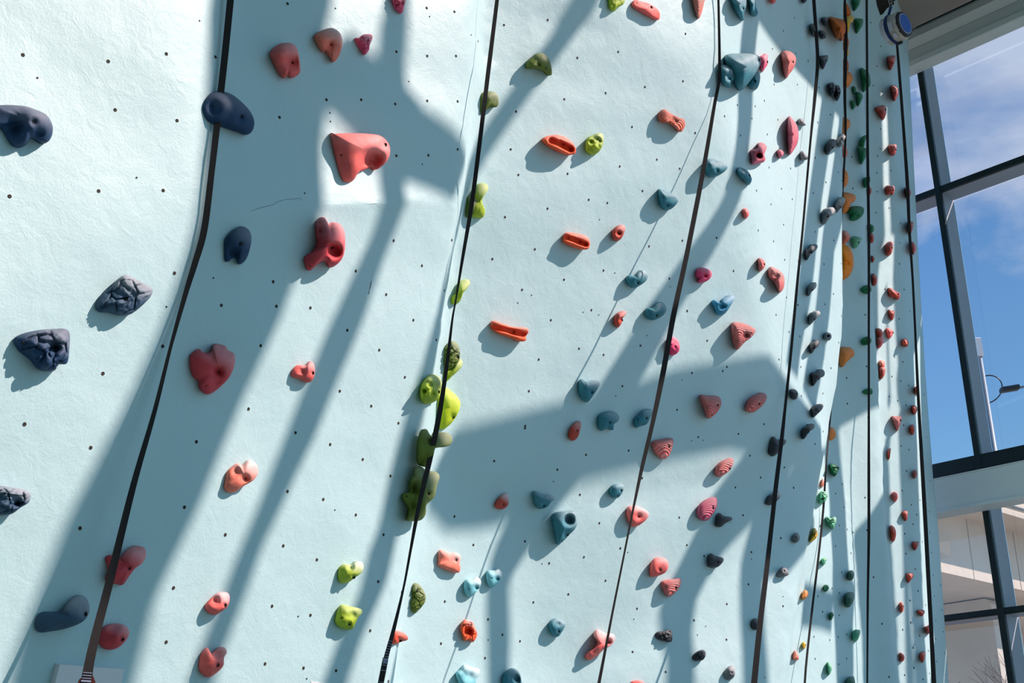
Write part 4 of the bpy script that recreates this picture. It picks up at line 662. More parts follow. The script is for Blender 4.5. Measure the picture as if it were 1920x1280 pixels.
# skirts down to the floor and up to the roof, and a return at the far end
FLOOR_Z, ROOF_Z = 0.0, 18.0
low = [e for e in wb.edges if e.is_boundary and all(proj(v.co)[1] > 1560 for v in e.verts)]
top = [e for e in wb.edges if e.is_boundary and all(proj(v.co)[1] < -90 for v in e.verts)]
for es, z in ((low, FLOOR_Z), (top, ROOF_Z)):
    g = bmesh.ops.extrude_edge_only(wb, edges=es)
    for v in g['geom']:
        if isinstance(v, bmesh.types.BMVert): v.co.z = z
end = [e for e in wb.edges if e.is_boundary and all(proj(v.co)[0] > 1690 for v in e.verts) and e not in low and e not in top and abs(e.verts[0].co.z - e.verts[1].co.z) > 0.01]
g = bmesh.ops.extrude_edge_only(wb, edges=end)
for v in g['geom']:
    if isinstance(v, bmesh.types.BMVert): v.co += Vector((-0.9, 0.75, 0))
bmesh.ops.recalc_face_normals(wb, faces=wb.faces)
fn = sum((f.normal * f.calc_area() for f in wb.faces), Vector())
if fn.dot(Vector((0.8, -0.6, 0))) < 0:
    bmesh.ops.reverse_faces(wb, faces=wb.faces)
wm = bpy.data.meshes.new('wall_left')
wb.to_mesh(wm)
wm.materials.append(M_WALL)
wm.polygons.foreach_set('use_smooth', [True] * len(wm.polygons))
wall = bpy.data.objects.new('wall_left', wm)
col.objects.link(wall)
tag(wall, 'pale blue faceted plaster climbing wall', kind='structure')
WB = BVHTree.FromBMesh(wb)
wb.free()
def hit(x, y):
    p, n, i, d = WB.ray_cast(Vector(CAM), Vector(ray(x, y)))
    return p, n

# ------------------------------------------------------------------ the rest of the room
UP = Vector((0, 0, 1))
WK = 25.5
WS = WK / 26.6
WNV = Vector((math.sqrt(.5), math.sqrt(.5), 0)); WUV = Vector((math.sqrt(.5), -math.sqrt(.5), 0))
def wpos(u, z, d=0.0):
    """point on the end window: u along it, z up, d metres into the room"""
    return WNV * (WK * math.sqrt(.5) - d * WS) + WUV * u * WS + UP * (1.6 + (z - 1.6) * WS)
FA = math.radians(20)
FP = Vector((7.6, 8, 0)); FU = Vector((math.sin(FA), math.cos(FA), 0)); FN = Vector((math.cos(FA), -math.sin(FA), 0))
CORNER_A = 7.7
def fpos(a, z, d=0.0):
    """point on the sunny side facade (a along it); beyond the corner the line of sunlight is followed onto the end window"""
    p = FP + FU * a + UP * z
    if a > CORNER_A:
        k = (p.dot(WNV) - WK * math.sqrt(.5)) / SUN.dot(WNV)
        return p - SUN * k + WNV * (0.12 + d)
    return p + FN * (0.05 + d)

def slab(name, pts, mat, kind='structure', up=True):
    o = link_mesh(name, pts, [tuple(range(len(pts)))], mat)
    return tag(o, kind=kind)
far_l, corner, fac_s = wpos(-11.5, 0), wpos(-4.9, 0), FP + FU * -21
plan = [Vector((-2.78, 3.9, 0)), Vector((-7, -4, 0)), Vector((-7, -10.5, 0)), fac_s, FP + FU * 7.9, far_l]
m = MB()
fl = plan[:2] + plan[2:]
n = len(fl)
m.add([p + UP * 0.0 for p in fl] + [p - UP * 0.2 for p in fl], [tuple(range(n)), tuple(range(2 * n - 1, n - 1, -1))] + [(i, i + n, (i + 1) % n + n, (i + 1) % n) for i in range(n)])
tag(m.build('floor', M_FLOOR), kind='structure')
m = MB()
m.add([p + UP * (ROOF_Z) for p in fl] + [p + UP * (ROOF_Z + .3) for p in fl], [tuple(range(n)), tuple(range(2 * n - 1, n - 1, -1))] + [(i, i + n, (i + 1) % n + n, (i + 1) % n) for i in range(n)])
tag(m.build('ceiling', M_CEIL), kind='structure')
def upright(m, p0, p1, z0, z1, th=0.2):
    p0, p1 = Vector(p0), Vector(p1); d = (p1 - p0); L = d.length / 2; d.normalize(); nn = d.cross(UP)
    m.obox((p0 + p1) / 2 + UP * (z0 + z1) / 2, d * L, nn * th / 2, UP * (z1 - z0) / 2)
m = MB(); upright(m, plan[1] + Vector((-.1, 0, 0)), plan[2] + Vector((-.1, 0, 0)), 0, ROOF_Z)
tag(m.build('wall_near_left', M_BACK), kind='structure')
m = MB(); upright(m, plan[0] + Vector((-.15, 0, 0)), plan[1] + Vector((-.15, 0, 0)), 0, ROOF_Z)
tag(m.build('wall_front_left', M_WALL), kind='structure')
m = MB(); upright(m, plan[2] + Vector((0, -.1, 0)), plan[3] + Vector((0, -.1, 0)), 0, ROOF_Z)
tag(m.build('wall_back', M_BACK), kind='structure')

# side facade, unseen: plain wall parts plus panels outlined to cut the sunlight
m = MB()
def panel(pts, th=0.12):
    """flat panel from (a, z) outline"""
    a = [fpos(p[0], p[1], 0) for p in pts]
    nn = WNV if min(p[0] for p in pts) > CORNER_A else FN
    b = [q + nn * th for q in a]; n = len(pts)
    m.add(a + b, [tuple(range(n)), tuple(range(2 * n - 1, n - 1, -1))] + [(i, i + n, (i + 1) % n + n, (i + 1) % n) for i in range(n)])
panel([(-21, 14.88), (6.0, 14.88), (6.0, 18), (-21, 18)])
panel([(6.0, 15.11), (7.69, 15.11), (7.69, 18), (6.0, 18)])
panel([(-21, 0), (6.0, 0), (6.0, 1.0), (-21, 1.0)])
panel([(-21, 1.0), (-8.5, 1.0), (-8.5, 14.88), (-21, 14.88)])
panel([(5.99, 0), (6.43, 0), (6.43, 8.55), (6.5, 9.21), (6.63, 9.6), (6.43, 9.8), (6.43, 10.17), (6.48, 10.81), (6.47, 11.62), (7.37, 11.62), (7.37, 15.11), (5.97, 15.11), (6.07, 11.03), (5.91, 10.48), (5.93, 9.6), (5.99, 8.77)])
panel([(6.75, 0), (7.699, 0.0), (7.699, 8.94), (7.63, 10.0), (7.63, 10.98), (7.699, 11.31), (7.699, 11.43), (7.22, 10.58), (6.85, 10.29), (6.66, 10.23), (6.71, 9.76), (6.78, 9.11), (6.75, 8.49)])
panel([(6.62, 11.71), (6.64, 11.75), (6.95, 12.07), (7.5, 12.48), (7.53, 13.35), (7.63, 13.87), (7.699, 13.97), (7.699, 18.71), (6.62, 18.71)])
panel([(7.699, 13.32), (7.7, 13.32), (7.699, 13.32), (7.699, 11.94), (7.67, 11.79), (7.699, 11.68)])
tag(m.build('wall_right', M_BACK), kind='structure')
m = MB()
panel([(7.7010000000000005, 0.0), (7.73, 0), (7.73, 8.48), (7.7010000000000005, 8.94), (7.7010000000000005, 11.31), (7.74, 11.5), (7.7010000000000005, 11.43)])
panel([(7.7010000000000005, 13.97), (7.78, 14.09), (7.83, 18.71), (7.7010000000000005, 18.71)])
panel([(7.82, 0), (7.94, 0), (7.98, 8.89), (8.04, 10.51), (8.11, 11.48), (8.16, 12.29), (8.88, 12.79), (8.88, 13.4), (8.88, 14.07), (8.86, 14.92), (8.84, 15.44), (8.84, 18.71), (7.83, 18.71), (7.78, 14.09), (7.7010000000000005, 13.32), (7.7010000000000005, 13.32), (7.71, 12.72), (7.74, 12.13), (7.7010000000000005, 11.94), (7.7010000000000005, 11.68), (7.75, 11.49), (7.79, 10.86), (7.78, 9.93), (7.81, 8.98), (7.83, 8.42)])
panel([(8.93, 8.19), (9.4, 8.87), (9.26, 9.43), (9.2, 10.14), (9.17, 11.32), (9.11, 12.09), (8.88, 12.77), (8.68, 12.01), (8.49, 10.86), (8.29, 9.34), (8.59, 8.49)])
tag(m.build('corner_shadow_panels', M_BACK), kind='structure')  # unseen panels added to cut the sun into slits at the far end

# unseen facade mullions, transoms and braces, bent and sized to shape wall shadows
bar_n = [0]
def bar(pts, w, d=0.16):
    """frame member through (a, z) points, width w in the wall, mitred at its bends"""
    P = [fpos(a, z) for a, z in pts]
    m = MB(); vs = []
    for i, p in enumerate(P):
        t0 = (P[i] - P[i - 1]).normalized() if i else (P[1] - P[0]).normalized()
        t1 = (P[i + 1] - P[i]).normalized() if i < len(P) - 1 else t0
        t = (t0 + t1).normalized(); s = FN.cross(t).normalized() * ((w[i] if isinstance(w, list) else w) / 2 / max(.5, t.dot(t0)))
        vs += [p - s - FN * 0, p + s - FN * 0, p + s + FN * d, p - s + FN * d]
    fs = [(4 * i + j, 4 * i + (j + 1) % 4, 4 * i + 4 + (j + 1) % 4, 4 * i + 4 + j) for i in range(len(P) - 1) for j in range(4)]
    fs += [(3, 2, 1, 0), tuple(4 * (len(P) - 1) + j for j in range(4))]
    m.add(vs, fs)
    bar_n[0] += 1
    tag(m.build('shadow_trim_%d' % bar_n[0], M_FRAME), kind='structure')
bar([(-2.23, 15.07), (-2.23, 13.81), (-2.07, 12.57), (-2.07, 12.08), (-2.12, 11.72), (-2.2, 11.21), (-2.25, 10.74), (-2.2, 10.39), (-2.2, 0.9)], [0.73, 0.73, 0.71, 0.68, 0.65, 0.68, 0.59, 0.57, 0.57])
bar([(-1.42, 15.07), (-1.42, 14.04), (-1.27, 13.32), (-1.15, 12.68), (-1.21, 12.13), (-1.29, 11.52), (-1.42, 10.98), (-1.5, 10.38), (-1.5, 0.9)], [0.12, 0.12, 0.13, 0.13, 0.22, 0.2, 0.13, 0.13, 0.13])
bar([(0.14, 15.07), (0.14, 14.36), (-0.23, 13.46)], 0.16)
bar([(-0.38, 11.01), (-0.39, 10.73), (-0.49, 10.48), (-0.55, 10.21), (-0.55, 0.9)], [0.19, 0.19, 0.18, 0.18, 0.18])
bar([(-0.28, 13.4), (-0.37, 11.03)], 0.15)
bar([(0.1, 10.38), (0.06, 10.16), (0.06, 0.9)], 0.13)
bar([(-1.82, 13.67), (-1.34, 13.36), (-1.17, 13.23), (-0.59, 13.09)], [0.38, 0.38, 0.36, 0.23])
bar([(2.25, 15.07), (2.25, 14.6), (2.33, 13.8), (2.27, 13.03), (2.17, 12.75), (1.9, 12.25), (1.69, 11.68), (1.41, 11.31), (1.29, 11.03), (1.25, 10.82), (1.38, 10.39), (1.46, 10.04), (1.46, 0.9)], [0.37, 0.37, 0.3, 0.21, 0.24, 0.33, 0.41, 0.4, 0.3, 0.14, 0.15, 0.14, 0.14])
bar([(4.92, 15.07), (4.92, 15.02), (4.48, 13.64), (4.22, 12.52), (3.96, 11.7)], [0.48, 0.48, 0.41, 0.4, 0.35])
bar([(3.97, 10.96), (3.34, 10.56), (3.09, 10.15), (3.08, 9.73), (3.06, 9.29), (3.06, 0.9)], [0.68, 0.47, 0.33, 0.2, 0.21, 0.21])
bar([(5.81, 15.07), (5.81, 14.71), (4.98, 13.25), (4.73, 11.94), (4.51, 11.46)], [1.0, 1.0, 0.41, 0.46, 0.48])
bar([(5.25, 10.64), (4.0, 10.21), (3.79, 10.0), (3.75, 9.43), (3.71, 8.86), (3.71, 0.9)], [0.62, 0.79, 0.21, 0.2, 0.22, 0.22])
bar([(0.37, 11.68), (0.7, 11.57), (1.09, 11.55), (1.73, 11.57), (2.29, 11.55), (3.31, 11.43), (3.85, 11.2), (4.79, 10.86)], [0.29, 0.47, 0.49, 0.39, 0.46, 0.49, 0.4, 0.5])
bar([(5.07, 9.62), (5.58, 9.53), (5.89, 9.46)], [0.27, 0.26, 0.27])
# lower right block
bar([(-4.2, 14.88), (-4.2, 0.9)], 0.14)
bar([(-6.4, 14.88), (-6.4, 0.9)], 0.14)

# ------------------------------------------------------------------ end window, two bays in view
MU, MUR = -8.14, -4.95          # mullion left faces
def frame_box(m, u0, u1, z0, z1, d0, d1, bev=0.012):
    c = wpos((u0 + u1) / 2, (z0 + z1) / 2, (d0 + d1) / 2)
    m.obox(c, WUV * (u1 - u0) / 2 * WS, WNV * (d1 - d0) / 2 * WS, UP * (z1 - z0) / 2 * WS, bev) if (u1 - u0) > (z1 - z0) else \
        m.obox(c, UP * (z1 - z0) / 2 * WS, WUV * (u1 - u0) / 2 * WS, WNV * (d1 - d0) / 2 * WS, bev)
zs = [(0.0, 0.12), (2.35, 2.44), (4.765, 4.865), (7.09, 7.33), (12.15, 12.27), (15.6, 15.72)]
for k, (u0, u1) in enumerate(((-11.4, MU), (MU + 0.105, -4.98)), 1):
    w = empty('window_%d' % k, wpos((u0 + u1) / 2, 0))
    tag(w, kind='structure')
    for j, (z0, z1) in enumerate(zs):
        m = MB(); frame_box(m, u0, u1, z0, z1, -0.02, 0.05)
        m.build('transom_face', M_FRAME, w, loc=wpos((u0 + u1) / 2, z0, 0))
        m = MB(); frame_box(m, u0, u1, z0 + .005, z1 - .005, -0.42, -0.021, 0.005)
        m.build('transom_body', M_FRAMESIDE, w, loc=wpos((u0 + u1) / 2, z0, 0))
    for j in range(len(zs) - 1):
        m = MB(); frame_box(m, u0, u1, zs[j][1], zs[j + 1][0], -0.45, -0.44, 0)
        m.build('pane', M_GLASS, w, loc=wpos((u0 + u1) / 2, zs[j][1], -.44))
w = empty('window_3', wpos(MU, 0)); tag(w, kind='structure')
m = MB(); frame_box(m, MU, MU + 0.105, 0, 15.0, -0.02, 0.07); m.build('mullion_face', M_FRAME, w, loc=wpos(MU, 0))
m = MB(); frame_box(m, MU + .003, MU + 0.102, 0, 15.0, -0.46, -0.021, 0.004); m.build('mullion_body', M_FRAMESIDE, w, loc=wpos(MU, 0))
# wall above the glass, blind box, big duct
m = MB(); frame_box(m, -11.4, -4.9, 15.7, 18.7, -0.35, 0.0)
tag(m.build('wall_end', M_DUCT), kind='structure')
def lengthwise(name, u0, u1, z0, z1, d0, d1, mat, bev, label, cat):
    m = MB(); frame_box(m, u0, u1, z0, z1, d0, d1, bev)
    o = m.build(name, mat, loc=wpos((u0 + u1) / 2, z0, d0)); return tag(o, label, cat)
o = lengthwise('blind_housing', -11.0, -5.05, 14.66, 14.80, 0.06, 0.36, M_BEAM, 0.015, 'slim pale blind housing right above the top of the glass', 'blind housing')
o = lengthwise('fascia_panel', -11.0, -5.05, 14.805, 15.05, 0.01, 0.30, M_BEAM, 0.01, 'pale flat fascia board between the window head and the grey duct', 'fascia')
o = lengthwise('rounded_beam', -11.0, -5.05, 15.055, 15.45, 0.01, 0.42, M_BEAM, 0.12, 'pale rounded beam running under the big grey duct', 'beam')
o = lengthwise('ceiling_duct', -11.0, -5.2, 14.87, 17.0, 0.9, 2.4, M_DUCT, 0.2, 'big grey painted duct at the top right corner', 'duct')
o = lengthwise('cross_beam', -11.0, -5.05, 6.42, 6.93, 0.22, 0.50, M_BEAM, 0.006, 'broad pale green steel beam crossing the tall window', 'beam')
m = MB(); frame_box(m, -11.0, -5.05, 6.37, 6.42, 0.16, 0.54, 0.004)
m.build('lower_flange', M_BEAM, o, loc=wpos(-8, 6.5, .2))
m = MB(); frame_box(m, -11.0, -5.05, 6.931, 6.95, 0.2, 0.51, 0.004)
m.build('upper_flange', M_BEAM, o, loc=wpos(-8, 7.1, .2))

# ------------------------------------------------------------------ outside
def vplane(px, py, dist, az):
    """vertical plane through the point seen at (px,py) at that distance, running along heading az; returns mapper"""
    d = Vector(ray(px, py)); hd = Vector((d.x, d.y, 0)).normalized()
    P0 = hd * dist; U = Vector((math.sin(az), math.cos(az), 0)); N = Vector((-U.y, U.x, 0))
    def f(x, y):
        r = Vector(ray(x, y)); t = (P0 - Vector(CAM)).dot(N) / r.dot(N)
        q = Vector(CAM) + r * t
        return (q - P0).dot(U), q.z
    return f, P0, U, N
az_v = math.radians(50.5)
f, P0, U, N = vplane(1815, 1000, 42, az_v)      # plane of the lit web
side = N if N.dot(Vector((0, 0, 0)) - P0) > 0 else -N
z_wt = f(1815, 1066)[1]; z_wb = f(1815, 1083)[1]; z_pb = f(1815, 974)[1]
out = (z_pb - z_wt) * SUN.xy.normalized().dot(side.xy) / math.tan(SUN_EL)      # deck overhang that shades the upper web
prof = {'box_girder': ([(0, z_pb), (0, z_wb), (-7, z_wb - .02), (-7, z_pb)], M_CONC),
        'deck_slab': ([(out, z_pb), (-8, z_pb), (-8, z_pb + .14), (out, z_pb + .14)], M_CONC),
        'parapet': ([(out - .02, z_pb + .14), (out - .3, z_pb + .14), (out - .3, z_pb + .78), (out - .02, z_pb + .78)], M_CONC2)}
vr = empty('viaduct', P0); tag(vr, 'concrete road viaduct seen through the lower window', 'viaduct')
for nm, (pr, mt) in prof.items():
    m = MB(); n = len(pr)
    a = [P0 - U * 45 + side * o_ + UP * z_ for o_, z_ in pr]; b = [P0 + U * 220 + side * o_ + UP * z_ for o_, z_ in pr]
    m.add(a + b, [(i, (i + 1) % n, n + (i + 1) % n, n + i) for i in range(n)] + [tuple(range(n - 1, -1, -1)), tuple(range(n, 2 * n))])
    m.build(nm, mt, vr, loc=P0)
for k in range(-3, 12):
    c = P0 + U * (k * 14.0 + 4) + side * -3.5
    m = MB(); m.obox(c + UP * (z_wb / 2 - 1), U * 0.9, side * 2.2, UP * (z_wb / 2 + 1 - .05), .2)
    m.build('pier', M_CONC, vr, loc=c)
for k in range(-5, 13):
    c = P0 + U * (k * 2.9) + side * .004 + UP * (z_pb + z_wb) / 2
    m = MB(); m.obox(c, U * .02, side * .004, UP * (z_pb - z_wb) / 2)
    m.build('panel_joint', M_GROUND, vr, loc=c)
m = MB()
m.tube(P0 - U * 40 + side * (out + .02) + UP * (z_pb + .32), P0 + U * 140 + side * (out + .02) + UP * (z_pb + .32), .035, n=6)
m.build('conduit', M_POLE, vr, loc=P0)
m = MB()
m.add([(-300, -100, -.6), (500, -100, -.6), (500, 600, -.6), (-300, 600, -.6)], [(0, 1, 2, 3)])
tag(m.build('ground', M_GROUND), kind='structure')

def at_dist(x, y, dist):
    r = Vector(ray(x, y)); return Vector(CAM) + r * (dist / math.hypot(r.x, r.y))
# tall pole with a small antenna box
D = 62
top = at_dist(1835, 660, D); foot = Vector((top.x, top.y, -.6))
pt = at_dist(1862, 850, D)
po = empty('antenna_mast', foot); tag(po, 'tall slim grey mast with a small white box on top', 'mast')
m = MB(); m.tube(foot, top, .3, .125, 16); m.build('pole', M_POLE, po, smooth=True, loc=foot)
m = MB(); m.obox(top + UP * .25, Vector((.17, 0, 0)), Vector((0, .17, 0)), UP * .5, .04); m.build('antenna_box', M_PAPER, po, loc=top)
m = MB(); c = top - UP * 2.0
prev = None
for i in range(13):
    a = math.pi * 1.1 * i / 12 - .3
    q = c + Vector((.12 + .8 * max(0, math.sin(a + .3)), 0, .75 * math.cos(a)))
    if prev: m.tube(prev, q, .03, n=6)
    prev = q
m.build('cable_loop', M_BOLT, po, loc=top)
# street lamp
D = 34
hd = at_dist(1893, 730, D); h2 = at_dist(1936, 723, D)
ax = (h2 - hd).normalized()
st = empty('street_lamp', Vector((h2.x + 3.2, h2.y, -.6))); tag(st, 'street lamp head on a long thin arm against the sky', 'street lamp')
m = MB(); m.obox(hd + UP * .02, ax * .22, Vector((0, .13, 0)), UP * .07, .05); m.build('lamp_head', M_BOLT, st, loc=hd)
m = MB(); pr = [hd + ax * .2, hd + ax * .45 + UP * .02, h2 + UP * .02, h2 + Vector((1.6, 0, .05)), h2 + Vector((3.2, 0, -.2))]
for a, b in zip(pr, pr[1:]): m.tube(a, b, .035, n=8)
m.build('lamp_arm', M_POLE, st, loc=hd)
m = MB(); m.tube(Vector((h2.x + 3.2, h2.y, -.6)), pr[-1], .12, .07, 12); m.build('pole', M_POLE, st, loc=(h2.x + 3.2, h2.y, -.6))
# bare shrubs below the viaduct
def shrub(px, py, D, h, seed, label):
    rr = random.Random(seed); b = at_dist(px, py, D); b.z = -.6
    tip = at_dist(px, py, D).z
    m = MB()
    def grow(p, d, L, r, k):
        q = p + d * L; m.tube(p, q, r, r * .65, 5, False)
        if k == 0: return
        for _ in range(3 if k > 1 else 4):
            nd_ = (d + Vector((rr.uniform(-.6, .6), rr.uniform(-.6, .6), rr.uniform(-.15, .45)))).normalized()
            grow(q, nd_, L * .68, r * .6, k - 1)
    grow(b, UP.copy(), (tip + .6) * .36, .035, 4)
    o = m.build('bare_shrub', M_BARK, loc=b); tag(o, label, 'shrub')
shrub(1792, 1235, 24, 3, 3, 'leafless brown shrub beside the foot of the climbing wall window')
shrub(1912, 1180, 26, 3, 5, 'leafless brown shrub in the lower right pane by the photo edge')

# ------------------------------------------------------------------ sockets in the wall (flat dark caps, the holes' shade put into the colour)
def cup(m, p, n, r):
    n = n.normalized(); u = n.orthogonal().normalized(); w = n.cross(u); k = 10
    ring = lambda rr, h: [p + n * h + rr * (math.cos(2 * math.pi * i / k) * u + math.sin(2 * math.pi * i / k) * w) for i in range(k)]
    vs = ring(r * 1.12, -0.002) + ring(r, 0.0025) + ring(r * .8, 0.0015)
    fs = [(j * k + i, j * k + (i + 1) % k, (j + 1) * k + (i + 1) % k, (j + 1) * k + i) for j in range(2) for i in range(k)] + [tuple(range(2 * k, 3 * k))]
    m.add(vs, fs)
pp = lambda s: [tuple(float(c) for c in q.split(',')) for q in s.split()]
m = MB()
for lst, base in ((NUTS, .0095), (SMALL_NUTS, .005)):
    for x, y in pp(lst):
        p, n_ = hit(x, y)
        if p is None: continue
        dist = (p - Vector(CAM)).length
        cup(m, p, n_, base * (1 + max(0, dist - 9) * .03))
so_ = m.build('screw_sockets', M_NUT, wall); so_['kind'] = 'stuff'

# ------------------------------------------------------------------ climbing holds
def smooth_outline(pts, n):
    """closed Catmull-Rom through pts resampled to n points"""
    P = [np.array(p) for p in pts]; k = len(P); out = []
    for i in range(k):
        p0, p1, p2, p3 = P[i - 1], P[i], P[(i + 1) % k], P[(i + 2) % k]
        for s in range(10):
            t = s / 10
            out.append(0.5 * ((2 * p1) + (-p0 + p2) * t + (2 * p0 - 5 * p1 + 4 * p2 - p3) * t * t + (-p0 + 3 * p1 - 3 * p2 + p3) * t ** 3))
    out = np.array(out)
    d = np.r_[0, np.cumsum(np.linalg.norm(np.roll(out, -1, 0) - out, axis=1))]
    s = np.linspace(0, d[-1], n, endpoint=False)
    ext = np.vstack([out, out[:1]])
    return np.c_[np.interp(s, d, ext[:, 0]), np.interp(s, d, ext[:, 1])]
def area_centroid(o):
    x, y = o[:, 0], o[:, 1]; x2, y2 = np.roll(x, -1), np.roll(y, -1); c = x * y2 - x2 * y; A = c.sum() / 2
    return np.array([((x + x2) * c).sum() / (6 * A), ((y + y2) * c).sum() / (6 * A)]), abs(A)

ROUTE = {'A': 'A_lo', 'AE': 'A_up'}
SKEW = {'v': .3, 's': .3, 'r': .25, 'k': .15, 't': .3, 'g': .1}
def make_hold(rec, idx):
    zone, cname, h, style, desc, out, bolts, dents = rec
    O = smooth_outline(out, 64)
    c, A = area_centroid(O)
    size_px = math.sqrt(A)
    big = size_px > 30
    if style == 'r' and big: nseg, nr = 96, 26
    else: nseg, nr = (64, 16) if big else ((40, 10) if size_px > 16 else (28, 8))
    O = smooth_outline(out, nseg)
    p, n_ = hit(*c)
    # average the wall normal under the hold
    ns = Vector((0, 0, 0)); ps = []
    for q in list(O[::max(1, nseg // 8)]) + [c]:
        for s in (0.35, 0.75):
            qq = c + (q - c) * s
            p2, n2 = hit(*qq)
            if p2 is not None and (p2 - p).length < 0.35: ns += n2; ps.append(p2)
    if zone in ('F', 'R'):                     # partly hidden by a ridge: sit on the facet behind it
        if zone == 'F': base_p, ns = PLANE['F'][0], Vector(PLANE['F'][1])
        elif cname == 'olive' and 780 < c[1] < 1000: base_p, ns = PLANE['B_lo'][0], Vector(PLANE['B_lo'][1])
        else:
            qx = max(c[0], np.interp(c[1], [V[e][1] for e in bE], [V[e][0] for e in bE]) + 14)
            base_p, ns = hit(qx, c[1])[0], Vector(PLANE['C'][1])
        k = (Vector(base_p) - Vector(CAM)).dot(ns) / Vector(ray(*c)).dot(ns); p = Vector(CAM) + Vector(ray(*c)) * k
    nrm = ns.normalized()
    if len(ps) > 3 and zone not in ('F', 'R'):
        p = sum(ps, Vector()) / len(ps)
    camv = Vector(CAM)
    dist = (p - camv).length
    s_m = size_px * dist / F / max(.25, -nrm.dot((p - camv).normalized())) ** .5
    hh_max = h * 1.0
    if dist > 9: hh_max = min(hh_max, s_m * .62) if style != 'v' else h
    else: hh_max = min(hh_max, s_m * .6)
    def P(q, z):
        d = Vector(ray(q[0], q[1])); t = ((p - camv).dot(nrm) + z) / d.dot(nrm)
        return camv + d * t
    D = proj(p + nrm * hh_max) - proj(p)        # how far the top of the hold shifts in view
    Dl = np.linalg.norm(D) + 1e-6; Dn = D / Dl
    rad = np.linalg.norm(O - c, axis=1)
    dirs = (O - c) / np.maximum(rad, 1e-6)[:, None]
    ce = np.clip(dirs @ Dn, 0, 1) * 0.72
    ce = np.minimum(ce, 0.72 * rad / Dl * 1.1)   # do not push the base past the centre
    ce = np.maximum(ce, 0.10)
    lim = {'r': 3, 's': 2.2, 'k': 2.2, 't': 2.4, 'g': 2.8, 'v': 2.4}[style]
    verts = []; hs = []; qs = []
    base = O - Dn * (ce * Dl)[:, None]
    # pull base gently inward so it stays hidden under the rim
    base = c - Dn * Dl * 0.2 + (base - (c - Dn * Dl * 0.2)) * 0.985
    for i in range(nseg): verts.append(P(base[i], -0.012)); qs.append(O[i]); hs.append(0)
    skew = SKEW.get(style, .3) if zone != 'C' else .12
    along = np.abs(dirs @ Dn) > .8
    rr = rad[along & (dirs @ Dn > 0)].mean() if (along & (dirs @ Dn > 0)).any() else rad.mean()
    ap = c + Dn * rr * skew                       # the crown leans to the side that faces the viewer's right
    back = np.clip(-(dirs @ Dn), 0, 1)
    lims = lim + (1.35 - lim) * (back ** .7 if zone != 'C' else back * .4)
    for j in range(nr):
        s = j / nr; s2 = s ** 1.25
        for i in range(nseg):
            q = O[i] + (ap - O[i]) * s2
            f0 = ce[i] + (1 - ce[i]) * (1 - (1 - s2) ** lims[i]) ** (1 / lims[i])
            qs.append(q); hs.append(f0)
    qs.append(ap); hs.append(1.0)
    qs = np.array(qs); hs = np.array(hs)
    seed = Vector((idx * 3.17, idx * 1.7, 0.0))
    for k in range(nseg, len(qs)):
        q, f0 = qs[k], hs[k]
        s = ((k - nseg) // nseg) / nr if k < len(qs) - 1 else 1
        edge = min(1, s * 2.5)
        if style == 'g' and len(dents) > 1:      # one continuous groove along the dents
            g_ = 0
            for (x0, y0, r0, a0), (x1, y1, r1, a1) in zip(dents, dents[1:]):
                vx, vy = x1 - x0, y1 - y0; t_ = ((q[0] - x0) * vx + (q[1] - y0) * vy) / (vx * vx + vy * vy)
                t_ = min(1.35, max(-.35, t_)); dd = math.hypot(q[0] - x0 - vx * t_, q[1] - y0 - vy * t_)
                g_ = max(g_, .62 * math.exp(-(dd / (r0 * .75)) ** 4))
            f0 -= g_ * (.35 + .65 * edge)
        for dx, dy, r, a in ([] if style == 'g' else dents):
            f0 -= a * math.exp(-(((q[0] - dx) ** 2 + (q[1] - dy) ** 2) / (r * r)) ** (1.0 if a < .6 else 1.6)) * (0.25 + .75 * edge)
        for b_i, (bx, by) in enumerate(bolts):
            r = size_px * (.10 if b_i == 0 else .05)
            f0 -= (.16 if b_i == 0 else .07) * math.exp(-((q[0] - bx) ** 2 + (q[1] - by) ** 2) / (r * r))
        u = Vector(((q[0] - c[0]) / size_px, (q[1] - c[1]) / size_px, 0)) + seed
        if style == 'r':
            v = noise.voronoi(u * 2.4)[0]
            t1 = (u.x * .45 + u.y * .9) * 2.6 + noise.noise(u * 1.3) * .9; f1 = t1 - math.floor(t1)
            crack = math.exp(-((v[1] - v[0]) / .07) ** 2)
            f0 += edge * (f1 * .17 - .08 + noise.noise(u * 9) * .05 - .16 * crack)
        elif style == 'k':
            v = noise.voronoi(u * 2.6)[0]
            f0 += edge * (.16 - v[0] * .42)
        elif style == 'v':
            f0 += edge * noise.noise(u * 2) * .05
        else:
            f0 += edge * noise.noise(u * 1.6) * .16
        f0 = max(f0, .05)
        hs[k] = f0
        verts.append(P(q, hh_max * f0))
    faces = []
    for j in range(nr):
        for i in range(nseg):
            a, b = j * nseg + i, j * nseg + (i + 1) % nseg
            faces.append((a, b, b + nseg, a + nseg))
    last = len(qs) - 1
    for i in range(nseg): faces.append((nr * nseg + i, nr * nseg + (i + 1) % nseg, last))
    faces.append(tuple(range(nseg - 1, -1, -1)))
    # keep outward orientation
    a, b, c3 = [verts[k] for k in faces[nseg * (nr - 1)][:3]]
    if (b - a).cross(c3 - a).dot(camv - a) < 0: faces = [tuple(reversed(f_)) for f_ in faces]
    o = link_mesh('climbing_hold', verts, faces, hold_mat(cname, style == 't'), smooth=True, loc=p)
    me = o.data
    at = me.attributes.new('chalk', 'FLOAT', 'POINT')
    y0, y1 = O[:, 1].min(), O[:, 1].max(); x0, x1 = O[:, 0].min(), O[:, 0].max()
    amt = CHALK.get(cname, .45)
    if 'chalk' in desc or 'white' in desc: amt = max(amt, .95)
    vals = []
